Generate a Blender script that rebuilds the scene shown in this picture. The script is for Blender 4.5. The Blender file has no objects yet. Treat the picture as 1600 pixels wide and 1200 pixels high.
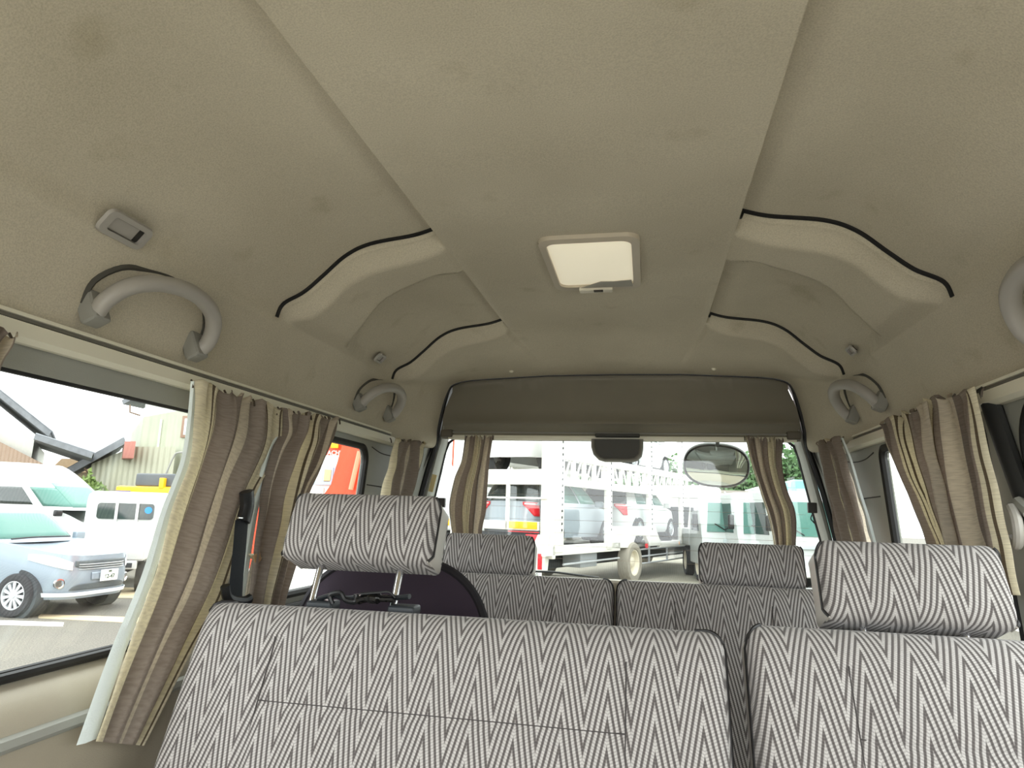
import bpy, bmesh, math, random
from mathutils import Vector, Matrix
random.seed(7)
PI = math.pi
sc = bpy.context.scene
COL = sc.collection

# ------------------------------------------------------------------ camera
YAW, PIT, ROL, F = .2008, .1882, .03, 1049.2
EYE = Vector((.121, 0, 1.66))
FW = Vector((-math.sin(YAW)*math.cos(PIT), math.cos(YAW)*math.cos(PIT), math.sin(PIT)))
R0 = Vector((math.cos(YAW), math.sin(YAW), 0)); U0 = R0.cross(FW)
RT = R0*math.cos(ROL) + U0*math.sin(ROL); UP = U0*math.cos(ROL) - R0*math.sin(ROL)
cd = bpy.data.cameras.new('camera'); cam = bpy.data.objects.new('camera', cd); COL.objects.link(cam)
cd.sensor_width = 36; cd.lens = F*36/1600; cd.clip_start = .02; cd.clip_end = 400
M = Matrix((RT, UP, -FW)).transposed().to_4x4(); M.translation = EYE
cam.matrix_world = M
sc.camera = cam

# ------------------------------------------------------------------ world and exposure
sc.view_settings.view_transform = 'Standard'; sc.view_settings.look = 'None'
sc.view_settings.gamma = 1; sc.view_settings.use_curve_mapping = False
sc.view_settings.exposure = 2.02
W = bpy.data.worlds.new('overcast_sky'); sc.world = W; W.use_nodes = True
wn = W.node_tree.nodes; wl = W.node_tree.links; wn.clear()
wo = wn.new('ShaderNodeOutputWorld'); wb = wn.new('ShaderNodeBackground')
tc = wn.new('ShaderNodeTexCoord'); nz = wn.new('ShaderNodeTexNoise'); nz.inputs['Scale'].default_value = 2.5
nz.inputs['Detail'].default_value = 3
cr = wn.new('ShaderNodeValToRGB'); cr.color_ramp.elements[0].color = (.93, .97, 1, 1); cr.color_ramp.elements[1].color = (1, 1, .98, 1)
wl.new(tc.outputs['Generated'], nz.inputs['Vector']); wl.new(nz.outputs['Fac'], cr.inputs['Fac'])
wl.new(cr.outputs['Color'], wb.inputs['Color']); wl.new(wb.outputs[0], wo.inputs[0])
wb.inputs['Strength'].default_value = 1.15

# ------------------------------------------------------------------ helpers: rays of the survey camera onto real planes
def ray(px, py): return FW + RT*((px-800)/F) - UP*((py-600)/F)
def aX(px, py, v): d = ray(px, py); return EYE + d*((v-EYE.x)/d.x)
def aY(px, py, v): d = ray(px, py); return EYE + d*((v-EYE.y)/d.y)
def aZ(px, py, v): d = ray(px, py); return EYE + d*((v-EYE.z)/d.z)

def lin(c):
    if isinstance(c, str): c = tuple(int(c[i:i+2], 16)/255 for i in (0, 2, 4))
    return tuple((x/12.92 if x <= .04045 else ((x+.055)/1.055)**2.4) for x in c)+(1,)
MATS = {}
def mat(name, c, rough=.6, metal=0, var=0, vs=8, bump=0, bs=200, spec=.5, emit=0, sheen=0):
    if name in MATS: return MATS[name]
    m = bpy.data.materials.new(name); m.use_nodes = True; n = m.node_tree.nodes; l = m.node_tree.links
    b = n['Principled BSDF']; c = lin(c)
    b.inputs['Base Color'].default_value = c; b.inputs['Roughness'].default_value = rough; b.inputs['Metallic'].default_value = metal
    b.inputs['Specular IOR Level'].default_value = spec
    if sheen: b.inputs['Sheen Weight'].default_value = sheen
    t = n.new('ShaderNodeTexCoord')
    if var:
        z = n.new('ShaderNodeTexNoise'); z.inputs['Scale'].default_value = vs; z.inputs['Detail'].default_value = 5
        l.new(t.outputs['Object'], z.inputs['Vector'])
        r = n.new('ShaderNodeValToRGB'); e = r.color_ramp.elements
        e[0].position = .3; e[1].position = .7
        e[0].color = tuple(x*(1-var) for x in c[:3])+(1,); e[1].color = tuple(min(1, x*(1+var*.5)) for x in c[:3])+(1,)
        l.new(z.outputs['Fac'], r.inputs['Fac']); l.new(r.outputs['Color'], b.inputs['Base Color'])
    if bump:
        z = n.new('ShaderNodeTexNoise'); z.inputs['Scale'].default_value = bs; z.inputs['Detail'].default_value = 2
        l.new(t.outputs['Object'], z.inputs['Vector'])
        u = n.new('ShaderNodeBump'); u.inputs['Strength'].default_value = bump; u.inputs['Distance'].default_value = .002
        l.new(z.outputs['Fac'], u.inputs['Height']); l.new(u.outputs['Normal'], b.inputs['Normal'])
    if emit:
        b.inputs['Emission Color'].default_value = c; b.inputs['Emission Strength'].default_value = emit
    MATS[name] = m; return m
def glass_mat(name, tint, refl=.06):
    if name in MATS: return MATS[name]
    m = bpy.data.materials.new(name); m.use_nodes = True; n = m.node_tree.nodes; l = m.node_tree.links; n.clear()
    o = n.new('ShaderNodeOutputMaterial'); t = n.new('ShaderNodeBsdfTransparent'); g = n.new('ShaderNodeBsdfGlossy'); x = n.new('ShaderNodeMixShader')
    t.inputs['Color'].default_value = tint+(1,); g.inputs['Roughness'].default_value = .02
    x.inputs[0].default_value = refl
    l.new(t.outputs[0], x.inputs[1]); l.new(g.outputs[0], x.inputs[2]); l.new(x.outputs[0], o.inputs[0])
    MATS[name] = m; return m

def link(name, verts, faces, m, parent=None, smooth=True, uv=None, fm=None):
    me = bpy.data.meshes.new(name); me.from_pydata([tuple(v) for v in verts], [], faces)
    ms = m if isinstance(m, (list, tuple)) else [m]
    for k in ms: me.materials.append(k)
    if fm:
        for p, k in zip(me.polygons, fm): p.material_index = k
    if smooth:
        for p in me.polygons: p.use_smooth = True
    if uv:
        ul = me.uv_layers.new(name='UVMap')
        for lp in me.loops: ul.data[lp.index].uv = uv[lp.vertex_index]
    me.validate(); me.update()
    o = bpy.data.objects.new(name, me); COL.objects.link(o)
    if parent: o.parent = parent
    return o
def auto(o, deg=35):
    me = o.data; me.update()
    bm = bmesh.new(); bm.from_mesh(me)
    for e in bm.edges:
        e.smooth = not (len(e.link_faces) == 2 and e.calc_face_angle(0) > math.radians(deg))
    bm.to_mesh(me); bm.free(); return o

class MB:
    """collects shapes into ONE mesh"""
    def __init__(s): s.v = []; s.f = []
    def add(s, v, f): b = len(s.v); s.v += [Vector(x) for x in v]; s.f += [[i+b for i in q] for q in f]; return s
    def box(s, lo, hi, bev=0, rot=None, org=(0, 0, 0)):
        bm = bmesh.new(); bmesh.ops.create_cube(bm, size=1)
        lo = Vector(lo); hi = Vector(hi); c = (lo+hi)/2; d = hi-lo
        for v in bm.verts: v.co = Vector((v.co.x*d.x, v.co.y*d.y, v.co.z*d.z))+c
        if bev: bmesh.ops.bevel(bm, geom=bm.edges[:], offset=min(bev, min(abs(d.x), abs(d.y), abs(d.z))*.45), segments=3, profile=.6, affect='EDGES')
        if rot is not None:
            for v in bm.verts: v.co = rot @ v.co + Vector(org)
        bm.verts.index_update()
        s.add([v.co.copy() for v in bm.verts], [[v.index for v in f.verts] for f in bm.faces]); bm.free(); return s
    def tube(s, pts, r, n=8, flat=1, closed=False, up=None):
        pts = [Vector(p) for p in pts]; rs = r if isinstance(r, (list, tuple)) else [r]*len(pts)
        vs = []; N = len(pts); pn = None
        for i, p in enumerate(pts):
            if closed: t = pts[(i+1) % N]-pts[i-1]
            else: t = pts[min(i+1, N-1)]-pts[max(i-1, 0)]
            t.normalize()
            if up is not None: a = Vector(up)
            elif pn is None: a = Vector((0, 0, 1)) if abs(t.z) < .9 else Vector((1, 0, 0))
            else: a = pn
            a = (a - t*a.dot(t)).normalized(); pn = a; b = t.cross(a)
            for k in range(n):
                th = 2*PI*k/n; vs.append(p+a*(math.cos(th)*rs[i]*flat)+b*(math.sin(th)*rs[i]))
        fs = []
        for i in range(N if closed else N-1):
            j = (i+1) % N
            for k in range(n): fs.append([i*n+k, i*n+(k+1) % n, j*n+(k+1) % n, j*n+k])
        if not closed: fs.append(list(range(n))[::-1]); fs.append([(N-1)*n+k for k in range(n)])
        return s.add(vs, fs)
    def prism(s, poly, ax, a, b):
        """poly of 2D points extruded along axis ax between a and b"""
        def P(u, v, w): return {'x': (w, u, v), 'y': (u, w, v), 'z': (u, v, w)}[ax]
        n = len(poly); v = [P(p[0], p[1], a) for p in poly]+[P(p[0], p[1], b) for p in poly]
        f = [list(range(n))[::-1], list(range(n, 2*n))]+[[i, (i+1) % n, n+(i+1) % n, n+i] for i in range(n)]
        return s.add(v, f)
    def cyl(s, c, axis, r, h, n=24, r2=None):
        c = Vector(c); t = Vector(axis).normalized(); a = t.orthogonal().normalized(); b = t.cross(a); r2 = r if r2 is None else r2
        v = [c-t*h/2+(a*math.cos(2*PI*k/n)+b*math.sin(2*PI*k/n))*r for k in range(n)]+[c+t*h/2+(a*math.cos(2*PI*k/n)+b*math.sin(2*PI*k/n))*r2 for k in range(n)]
        f = [list(range(n))[::-1], list(range(n, 2*n))]+[[i, (i+1) % n, n+(i+1) % n, n+i] for i in range(n)]
        return s.add(v, f)
    def lathe(s, c, axis, prof, n=28):
        """prof: (radius, offset along axis)"""
        c = Vector(c); t = Vector(axis).normalized(); a = t.orthogonal().normalized(); b = t.cross(a); v = []; f = []
        for r, h in prof:
            for k in range(n): v.append(c+t*h+(a*math.cos(2*PI*k/n)+b*math.sin(2*PI*k/n))*r)
        for i in range(len(prof)-1):
            for k in range(n): f.append([i*n+k, i*n+(k+1) % n, (i+1)*n+(k+1) % n, (i+1)*n+k])
        return s.add(v, f)
    def sheet(s, grid):
        h = len(grid); w = len(grid[0]); v = [p for r in grid for p in r]
        return s.add(v, [[i*w+j, i*w+j+1, (i+1)*w+j+1, (i+1)*w+j] for i in range(h-1) for j in range(w-1)])
    def build(s, name, m, parent=None, smooth=True, deg=35):
        o = link(name, s.v, s.f, m, parent, smooth)
        bm = bmesh.new(); bm.from_mesh(o.data); bmesh.ops.recalc_face_normals(bm, faces=bm.faces[:])
        for e in bm.edges: e.smooth = smooth and not (len(e.link_faces) == 2 and e.calc_face_angle(0) > math.radians(deg))
        bm.to_mesh(o.data); bm.free(); return o

def tag(o, label=None, cat=None, group=None, kind=None):
    if label: o['label'] = label
    if cat: o['category'] = cat
    if group: o['group'] = group
    if kind: o['kind'] = kind
    return o
def thing(name, label, cat, loc=(0, 0, 0), rot=(0, 0, 0), group=None):
    o = bpy.data.objects.new(name, None); COL.objects.link(o); o.empty_display_size = .1
    o.location = loc; o.rotation_euler = rot; return tag(o, label, cat, group)
def interp(tab, x):
    if x <= tab[0][0]: return tab[0][1]
    for (a, b), (c, d) in zip(tab, tab[1:]):
        if x <= c: return b+(d-b)*(x-a)/(c-a) if c > a else d
    return tab[-1][1]
def smooth01(t): t = max(0, min(1, t)); return t*t*(3-2*t)
def catmull(pts, n):
    pts = [Vector(p) for p in pts]; out = []
    for i in range(len(pts)-1):
        p0 = pts[max(i-1, 0)]; p1 = pts[i]; p2 = pts[i+1]; p3 = pts[min(i+2, len(pts)-1)]
        for k in range(n):
            t = k/n
            out.append(.5*((2*p1)+(p2-p0)*t+(2*p0-5*p1+4*p2-p3)*t*t+(3*p1-p0-3*p2+p3)*t**3))
    out.append(pts[-1]); return out
def rrect(x0, x1, z0, z1, r, n=8, rb=None, rtl=None, rtr=None):
    rb = r if rb is None else rb; rtl = r if rtl is None else rtl; rtr = r if rtr is None else rtr; o = []
    for cx, cz, a0, rr in ((x1-rb, z0+rb, -PI/2, rb), (x1-rtr, z1-rtr, 0, rtr), (x0+rtl, z1-rtl, PI/2, rtl), (x0+rb, z0+rb, PI, rb)):
        for k in range(n+1): a = a0+PI/2*k/n; o.append((cx+rr*math.cos(a), cz+rr*math.sin(a)))
    return o

# ------------------------------------------------------------------ materials
def headliner_material():
    m = bpy.data.materials.new('headliner_fabric'); m.use_nodes = True; n = m.node_tree.nodes; l = m.node_tree.links; b = n['Principled BSDF']
    t = n.new('ShaderNodeTexCoord')
    def noise(s, d, det=3):
        z = n.new('ShaderNodeTexNoise'); z.inputs['Scale'].default_value = s; z.inputs['Detail'].default_value = det
        l.new(t.outputs['Object'], z.inputs['Vector']); return z
    base = n.new('ShaderNodeValToRGB'); e = base.color_ramp.elements
    e[0].position = .3; e[0].color = lin('bfb7a4'); e[1].position = .75; e[1].color = lin('d0c8b5')
    z1 = noise(3, 0, 6); l.new(z1.outputs['Fac'], base.inputs['Fac'])
    z2 = noise(9, 0, 8)                       # grubby smudges
    st = n.new('ShaderNodeValToRGB'); e = st.color_ramp.elements; e[0].position = .62; e[0].color = (0, 0, 0, 1); e[1].position = .74; e[1].color = (.38, .38, .38, 1)
    l.new(z2.outputs['Fac'], st.inputs['Fac'])
    mx = n.new('ShaderNodeMixRGB'); mx.inputs['Color2'].default_value = lin('9d9379')
    l.new(st.outputs['Color'], mx.inputs['Fac']); l.new(base.outputs['Color'], mx.inputs['Color1'])
    z3 = noise(420, 0, 2)
    fx = n.new('ShaderNodeMixRGB'); fx.blend_type = 'MULTIPLY'; fx.inputs['Fac'].default_value = .5
    fr = n.new('ShaderNodeValToRGB'); e = fr.color_ramp.elements; e[0].position = .3; e[0].color = (.62, .62, .62, 1); e[1].position = .65; e[1].color = (1, 1, 1, 1)
    l.new(z3.outputs['Fac'], fr.inputs['Fac']); l.new(mx.outputs['Color'], fx.inputs['Color1']); l.new(fr.outputs['Color'], fx.inputs['Color2'])
    l.new(fx.outputs['Color'], b.inputs['Base Color'])
    bp = n.new('ShaderNodeBump'); bp.inputs['Strength'].default_value = .5; bp.inputs['Distance'].default_value = .001
    l.new(z3.outputs['Fac'], bp.inputs['Height']); l.new(bp.outputs['Normal'], b.inputs['Normal'])
    b.inputs['Roughness'].default_value = .95; b.inputs['Specular IOR Level'].default_value = .15
    return m
def herringbone_material():
    m = bpy.data.materials.new('herringbone_seat_fabric'); m.use_nodes = True; n = m.node_tree.nodes; l = m.node_tree.links; b = n['Principled BSDF']
    uv = n.new('ShaderNodeUVMap'); sp = n.new('ShaderNodeSeparateXYZ'); l.new(uv.outputs['UV'], sp.inputs[0])
    def mth(op, a, c=None, clamp=False):
        k = n.new('ShaderNodeMath'); k.operation = op
        for i, x in enumerate((a, c)):
            if x is None: continue
            if isinstance(x, (int, float)): k.inputs[i].default_value = x
            else: l.new(x, k.inputs[i])
        return k.outputs[0]
    tri = mth('PINGPONG', sp.outputs['X'], .0325)
    w = mth('ADD', sp.outputs['Y'], mth('MULTIPLY', tri, 4.6))
    f = mth('FRACT', mth('DIVIDE', w, .037))
    r = n.new('ShaderNodeValToRGB'); e = r.color_ramp.elements
    e[0].position = 0; e[0].color = lin('6c6766'); e[1].position = 1; e[1].color = lin('7d7876')
    for p, c in ((.30, '6a6564'), (.40, 'a19c9a'), (.46, 'd3cfcd'), (.56, 'c8c4c2'), (.80, 'cbc7c5'), (.88, 'b7b2b0')):
        k = e.new(p); k.color = lin(c)
    l.new(f, r.inputs['Fac'])
    # fine twill: short dashes across every stripe
    ft = mth('FRACT', mth('DIVIDE', mth('SUBTRACT', sp.outputs['Y'], mth('MULTIPLY', tri, .5)), .0042))
    tw = n.new('ShaderNodeValToRGB'); e = tw.color_ramp.elements; e[0].position = .2; e[0].color = (.7, .7, .7, 1); e[1].position = .6; e[1].color = (1, 1, 1, 1)
    l.new(ft, tw.inputs['Fac'])
    mx = n.new('ShaderNodeMixRGB'); mx.blend_type = 'MULTIPLY'; mx.inputs['Fac'].default_value = 1
    l.new(r.outputs['Color'], mx.inputs['Color1']); l.new(tw.outputs['Color'], mx.inputs['Color2'])
    t = n.new('ShaderNodeTexCoord'); z = n.new('ShaderNodeTexNoise'); z.inputs['Scale'].default_value = 500; l.new(t.outputs['Object'], z.inputs['Vector'])
    zr = n.new('ShaderNodeValToRGB'); e = zr.color_ramp.elements; e[0].position = .3; e[0].color = (.8, .8, .8, 1); e[1].position = .7; e[1].color = (1.0, 1.0, 1.0, 1)
    l.new(z.outputs['Fac'], zr.inputs['Fac'])
    m2 = n.new('ShaderNodeMixRGB'); m2.blend_type = 'MULTIPLY'; m2.inputs['Fac'].default_value = 1
    l.new(mx.outputs['Color'], m2.inputs['Color1']); l.new(zr.outputs['Color'], m2.inputs['Color2'])
    l.new(m2.outputs['Color'], b.inputs['Base Color'])
    bp = n.new('ShaderNodeBump'); bp.inputs['Strength'].default_value = .4; bp.inputs['Distance'].default_value = .0015
    l.new(r.outputs['Color'], bp.inputs['Height']); l.new(bp.outputs['Normal'], b.inputs['Normal'])
    b.inputs['Roughness'].default_value = .95; b.inputs['Specular IOR Level'].default_value = .1; b.inputs['Sheen Weight'].default_value = .15
    return m
def curtain_material():
    m = bpy.data.materials.new('striped_curtain_cloth'); m.use_nodes = True; n = m.node_tree.nodes; l = m.node_tree.links; b = n['Principled BSDF']
    uv = n.new('ShaderNodeUVMap'); sp = n.new('ShaderNodeSeparateXYZ'); l.new(uv.outputs['UV'], sp.inputs[0])
    f = n.new('ShaderNodeMath'); f.operation = 'FRACT'; l.new(sp.outputs['X'], f.inputs[0])
    r = n.new('ShaderNodeValToRGB'); r.color_ramp.interpolation = 'CONSTANT'; e = r.color_ramp.elements
    cream, lite, taupe, line = 'e9e1c8', 'dcd2c0', 'ab9f94', '6f6251'
    e[0].position = 0; e[0].color = lin(cream); e[1].position = .20; e[1].color = lin(line)
    for p, c in ((.215, cream), (.25, line), (.265, cream), (.29, taupe), (.50, '968a80'), (.56, lite), (.74, taupe), (.985, line)):
        k = e.new(p); k.color = lin(c)
    l.new(f.outputs[0], r.inputs['Fac'])
    mp = n.new('ShaderNodeMapping'); mp.inputs['Scale'].default_value = (12, 260, 1); l.new(uv.outputs['UV'], mp.inputs['Vector'])
    z = n.new('ShaderNodeTexNoise'); z.inputs['Scale'].default_value = 1; z.inputs['Detail'].default_value = 3; l.new(mp.outputs[0], z.inputs['Vector'])
    zr = n.new('ShaderNodeValToRGB'); e = zr.color_ramp.elements; e[0].position = .35; e[0].color = (.82, .81, .8, 1); e[1].position = .6; e[1].color = (1, 1, 1, 1)
    l.new(z.outputs['Fac'], zr.inputs['Fac'])
    mx = n.new('ShaderNodeMixRGB'); mx.blend_type = 'MULTIPLY'; mx.inputs['Fac'].default_value = 1
    l.new(r.outputs['Color'], mx.inputs['Color1']); l.new(zr.outputs['Color'], mx.inputs['Color2'])
    l.new(mx.outputs['Color'], b.inputs['Base Color']); b.inputs['Roughness'].default_value = .85; b.inputs['Specular IOR Level'].default_value = .2
    tr = n.new('ShaderNodeBsdfTranslucent'); l.new(mx.outputs['Color'], tr.inputs['Color'])
    ms = n.new('ShaderNodeMixShader'); ms.inputs[0].default_value = .42
    o = n['Material Output']; l.new(b.outputs[0], ms.inputs[1]); l.new(tr.outputs[0], ms.inputs[2]); l.new(ms.outputs[0], o.inputs[0])
    return m
HL = headliner_material(); HB = herringbone_material(); CU = curtain_material()
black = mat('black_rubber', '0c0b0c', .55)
trim = mat('grey_interior_plastic', '9c9d95', .5, var=.05, bump=.15, bs=600)
trimd = mat('taupe_door_plastic', 'a79e8c', .55, var=.05, bump=.2, bs=500)
cream = mat('beige_door_vinyl', 'b5ad9b', .5, var=.05, bump=.2, bs=500)
railm = mat('cream_painted_rail', 'e6e2cf', .35)
gripm = mat('grey_grip_plastic', 'a29e97', .4)
gripd = mat('dark_grey_grip_plastic', '8b8a83', .5)
vinyl = mat('pale_seat_vinyl', 'b7b2aa', .45, bump=.2, bs=300)
piping = mat('black_piping', '1b191a', .4)
chrome = mat('chrome', 'd8d8da', .15, metal=1)
blackp = mat('black_plastic', '17181a', .4)
belt_m = mat('dark_belt_webbing', '1d2227', .7, bump=.4, bs=500)
wglass = glass_mat('clear_side_glass', (.97, .99, .98), .04)
rglass = glass_mat('clear_rear_glass', (.94, .97, .96), .05)
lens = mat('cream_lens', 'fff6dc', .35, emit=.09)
purple = mat('dark_purple_mesh_fabric', '3a2f3c', .9, bump=.3, bs=600)
lining = mat('silver_grey_curtain_lining', 'dbe4e2', .8, bump=.3, bs=400)

# ------------------------------------------------------------------ ceiling: moulded headliner
def pz(y): return 2.205+.012*(y-1.25)
KX = [0, .29, .302, .35, .445, .50, .55, .59, .636, .652, .682, .706, .722, .765]
KA = [None, None, 2.199, 2.180, 2.160, 2.136, 2.090, 2.062, 2.053, 2.042, 1.992, 1.930, 1.885, 1.883]
KR = [None, None, 2.236, 2.222, 2.208, 2.184, 2.140, 2.106, 2.080, 2.040, 1.992, 1.930, 1.885, 1.883]
FX = [0, .22, .235, .30, .40, .46, .53, .575, .605, .622, .637, .647, .655, .72]
FZ = [2.160, 2.158, 2.158, 2.155, 2.150, 2.147, 2.142, 2.134, 2.118, 2.08, 2.02, 1.96, 1.89, 1.885]
def sec(xs, zs, y, n=7):
    pts = [(x, 0, (pz(y) if z is None else z)) for x, z in zip(xs, zs)]
    flat = [Vector(pts[0]).lerp(Vector(pts[1]), k/14) for k in range(14)]
    ed = [Vector(pts[1]).lerp(Vector(pts[2]), smooth01(k/4)) for k in range(4)]
    return flat+ed+catmull(pts[2:], n)
YF = [(.302, 1.425), (.345, 1.385), (.42, 1.415), (.52, 1.45), (.575, 1.478), (.61, 1.52), (.632, 1.60), (.645, 1.72)]
def rec(x, y):
    if x < .295 or x > .655: return 0
    def back(y0):           # small sharp lip, then the face rolls down to the band
        if y < y0: return 1
        t = (y-y0)/.05
        return max(0, 1-.30*min(1, (y-y0)/.003)-.70*smooth01(t)) if t < 1 else 0
    m1 = back(1.249); m2 = smooth01((y-interp(YF, x))/(.012))*back(1.918)
    return max(m1, m2)
ys = []
y = -.55
while y < .5: ys.append(y); y += .05
while y < 2.395:
    ys.append(y); y += (.003 if (1.238 < y < 1.29 or 1.905 < y < 1.96) else .007)
ys.append(2.40)
rows = []
for y in ys:
    A = sec(KX, KA, y); R = sec(KX, KR, y); Fs = sec(FX, FZ, y)
    b = smooth01((y-1.96)/.42); half = []
    for a, r, f in zip(A, R, Fs):
        m = rec(a.x, y); p = a.lerp(r, m)
        if a.x < .3 and b > 0: pass
        p = p.lerp(f, b); half.append(Vector((p.x, y, p.z)))
    rows.append([Vector((-p.x, p.y, p.z)) for p in half[:0:-1]]+half)
mb = MB(); mb.sheet(rows)
ceil = mb.build('ceiling', HL, deg=80); tag(ceil, 'grey-beige moulded fabric headliner of the van', kind='structure')
# black tubes that paint the shadow gap at the back of each recess
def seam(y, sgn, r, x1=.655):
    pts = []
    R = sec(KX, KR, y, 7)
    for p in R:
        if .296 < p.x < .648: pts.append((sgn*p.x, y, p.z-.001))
    MB().tube(pts, r, 6).build('recess_gap_shade', black, ceil)
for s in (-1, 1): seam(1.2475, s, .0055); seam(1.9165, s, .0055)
for x in (-.351, .345):
    c = thing('headliner_clip', 'tiny white push clip in the headliner above the %s of the tailgate header' % ('left end' if x < 0 else 'right end'), 'clip', (x, 2.30, 2.1525))
    MB().lathe((0, 0, 0), (0, 0, -1), [(0, .0045), (.004, .004), (.007, .002), (.008, -.004)], 16).build('clip_head', railm, c)

# ------------------------------------------------------------------ walls
def fout(z):    # outer half width of tailgate at height z
    return interp([(1.0, .752), (1.4, .745), (1.58, .728), (1.70, .705), (1.80, .682), (1.90, .657), (1.96, .647), (2.02, .637), (2.08, .620), (2.118, .600), (2.134, .55), (2.15, .35)], z)
def wx(z): return .722+(1.885-z)*.075          # the side walls lean outwards towards the belt line
def side_plate(name, sgn, holes, label):
    """flat plate with window holes in (y,z), leaning"""
    cu = bpy.data.curves.new(name+'_outline', 'CURVE'); cu.dimensions = '2D'; cu.fill_mode = 'BOTH'; cu.extrude = .012; cu.resolution_u = 1
    for k, poly in enumerate([[(-1.1, 1.36), (2.29, 1.36), (2.29, 1.893), (-1.1, 1.893)]]+holes):
        sp = cu.splines.new('POLY'); sp.points.add(len(poly)-1); sp.use_cyclic_u = True
        for p, q in zip(sp.points, poly): p.co = (q[0], q[1], 0, 1)
    o = bpy.data.objects.new('tmp', cu); COL.objects.link(o)
    dg = bpy.context.evaluated_depsgraph_get(); me = bpy.data.meshes.new_from_object(o.evaluated_get(dg))
    vs = []
    for v in me.vertices:
        yy, zz, t = v.co; inn = 1-smooth01((yy-2.28)/.16)*.0
        x = wx(zz)+.014+t
        vs.append((sgn*x, yy, zz))
    fs = [list(p.vertices) for p in me.polygons]
    bpy.data.objects.remove(o); 
    m = MB(); m.add(vs, fs); o = m.build(name, trim, deg=30); return tag(o, label, kind='structure')
HOLES = {-1: [rrect(-.92, .12, 1.39, 1.845, .06), rrect(.2, 1.20, 1.415, 1.832, .05), rrect(1.37, 1.968, 1.44, 1.845, .035, rtr=.05)],
         1: [rrect(-.92, .12, 1.39, 1.85, .06), rrect(.2, 1.225, 1.415, 1.862, .08), rrect(1.37, 1.945, 1.44, 1.855, .03, rtr=.03)]}
walls = {}
for s, nm in ((-1, 'left'), (1, 'right')):
    walls[s] = side_plate('wall_'+nm, s, HOLES[s], 'grey plastic-lined %s side wall of the van' % nm)
# lower trim of the side walls: bulging door panel, swept along y
LOW = [(1.412, .762), (1.404, .755), (1.399, .742), (1.393, .730), (1.382, .717), (1.370, .709), (1.36, .705), (1.350, .703)]
LOW2 = [(1.352, .703), (1.349, .694), (1.340, .690), (1.334, .694), (1.330, .703)]
LOW3 = [(1.332, .703), (1.20, .70), (1.1, .70), (.95, .715), (.60, .74)]
def sweep(name, prof, sgn, y0, y1, m, parent, sl=0):
    g = [[(sgn*x, y, z+sl*(y-.9)) for z, x in prof] for y in [y0+(y1-y0)*k/20 for k in range(21)]]
    return MB().sheet(g).build(name, m, parent, deg=40)
for s, nm in ((-1, 'left'), (1, 'right')):
    sweep('door_panel', LOW, s, -1, 2.44, cream, walls[s]); sweep('rub_strip', LOW2, s, -1, 2.44, trim, walls[s]); sweep('lower_panel', LOW3, s, -1, 2.44, trimd, walls[s])
for s in (-1, 1): MB().tube([(s*.752, -1, 1.411), (s*.752, .9, 1.413), (s*.752, 2.4, 1.414)], .0075, 8).build('belt_seal', black, walls[s])
for s in (-1, 1):
    g = [[(s*(wx(z)+.002+(fout(z)+.006-wx(z)-.002)*smooth01((y-2.28)/.13)), y, z) for y in [2.28+.13*k/8 for k in range(9)]] for z in [1.30+(1.90-1.30)*k/12 for k in range(13)]]
    MB().sheet(g).build('quarter_panel', trim, walls[s])
# windows: pane and black seal
n = 0
for s in (-1, 1):
    for k, h in enumerate(HOLES[s]):
        n += 1
        w = bpy.data.objects.new('window_%d' % n, None); COL.objects.link(w); w['kind'] = 'structure'
        w['label'] = '%s side window of the van' % ('left' if s < 0 else 'right')
        c = sum(p[0] for p in h)/len(h)
        thick = {(-1, 0): .008, (-1, 1): .0055, (-1, 2): .011, (1, 0): .02, (1, 1): .024, (1, 2): .011}[(s, k)]
        pts = [(s*(wx(z)+.010), y, z) for y, z in h]
        MB().tube(pts, thick, 8, closed=True).build('seal', black, w)
        v = [(s*(wx(z)+.02), y, z) for y, z in h]; v2 = [(s*(wx(z)+.024), y, z) for y, z in h]; N = len(v)
        MB().add(v+v2, [list(range(N)), list(range(N, 2*N))]+[[i, (i+1) % N, N+(i+1) % N, N+i] for i in range(N)]).build('pane', wglass, w, smooth=False)
# floor, front bulkhead below the windscreen
fl = MB().box((-.76, -1, .56), (.76, 2.46, .60)).build('floor', mat('grey_vinyl_floor', 'b4b0a4', .6, var=.1), smooth=False); tag(fl, 'grey van floor', kind='structure')
def fy_(z): return -.53-max(0, 2.16-z)*.62 if z > 1.12 else -1.175
hp = rrect(-.70, .70, 1.10, 2.10, .08); hp = hp+[hp[0]]
def outer(a):
    cx, cz = 0, 1.6; dx, dz = a[0]-cx, a[1]-cz
    k = min(.78/abs(dx) if dx else 9, (.62/dz if dz > 0 else 1.0/-dz) if dz else 9); return (cx+dx*k, cz+dz*k)
MB().sheet([[(a[0], fy_(a[1]), a[1]) for a in hp], [(outer(a)[0], fy_(outer(a)[1]), outer(a)[1]) for a in hp]]).build('wall_front', trim, smooth=False)
tag(bpy.data.objects['wall_front'], 'front bulkhead around the sloping windscreen opening', kind='structure')
# black rubber of the right pillar (thick weatherstrip) 
pts = catmull([(.712, 1.31, 1.90), (.716, 1.295, 1.84), (.726, 1.27, 1.74), (.738, 1.235, 1.62), (.75, 1.20, 1.50), (.755, 1.185, 1.40)], 6)
o = MB().tube(pts, .022, 10, flat=.6).build('trim_1', mat('charcoal_weatherstrip', '2b2c2c', .6)); tag(o, 'charcoal weatherstrip down the right door pillar', kind='structure')
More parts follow.
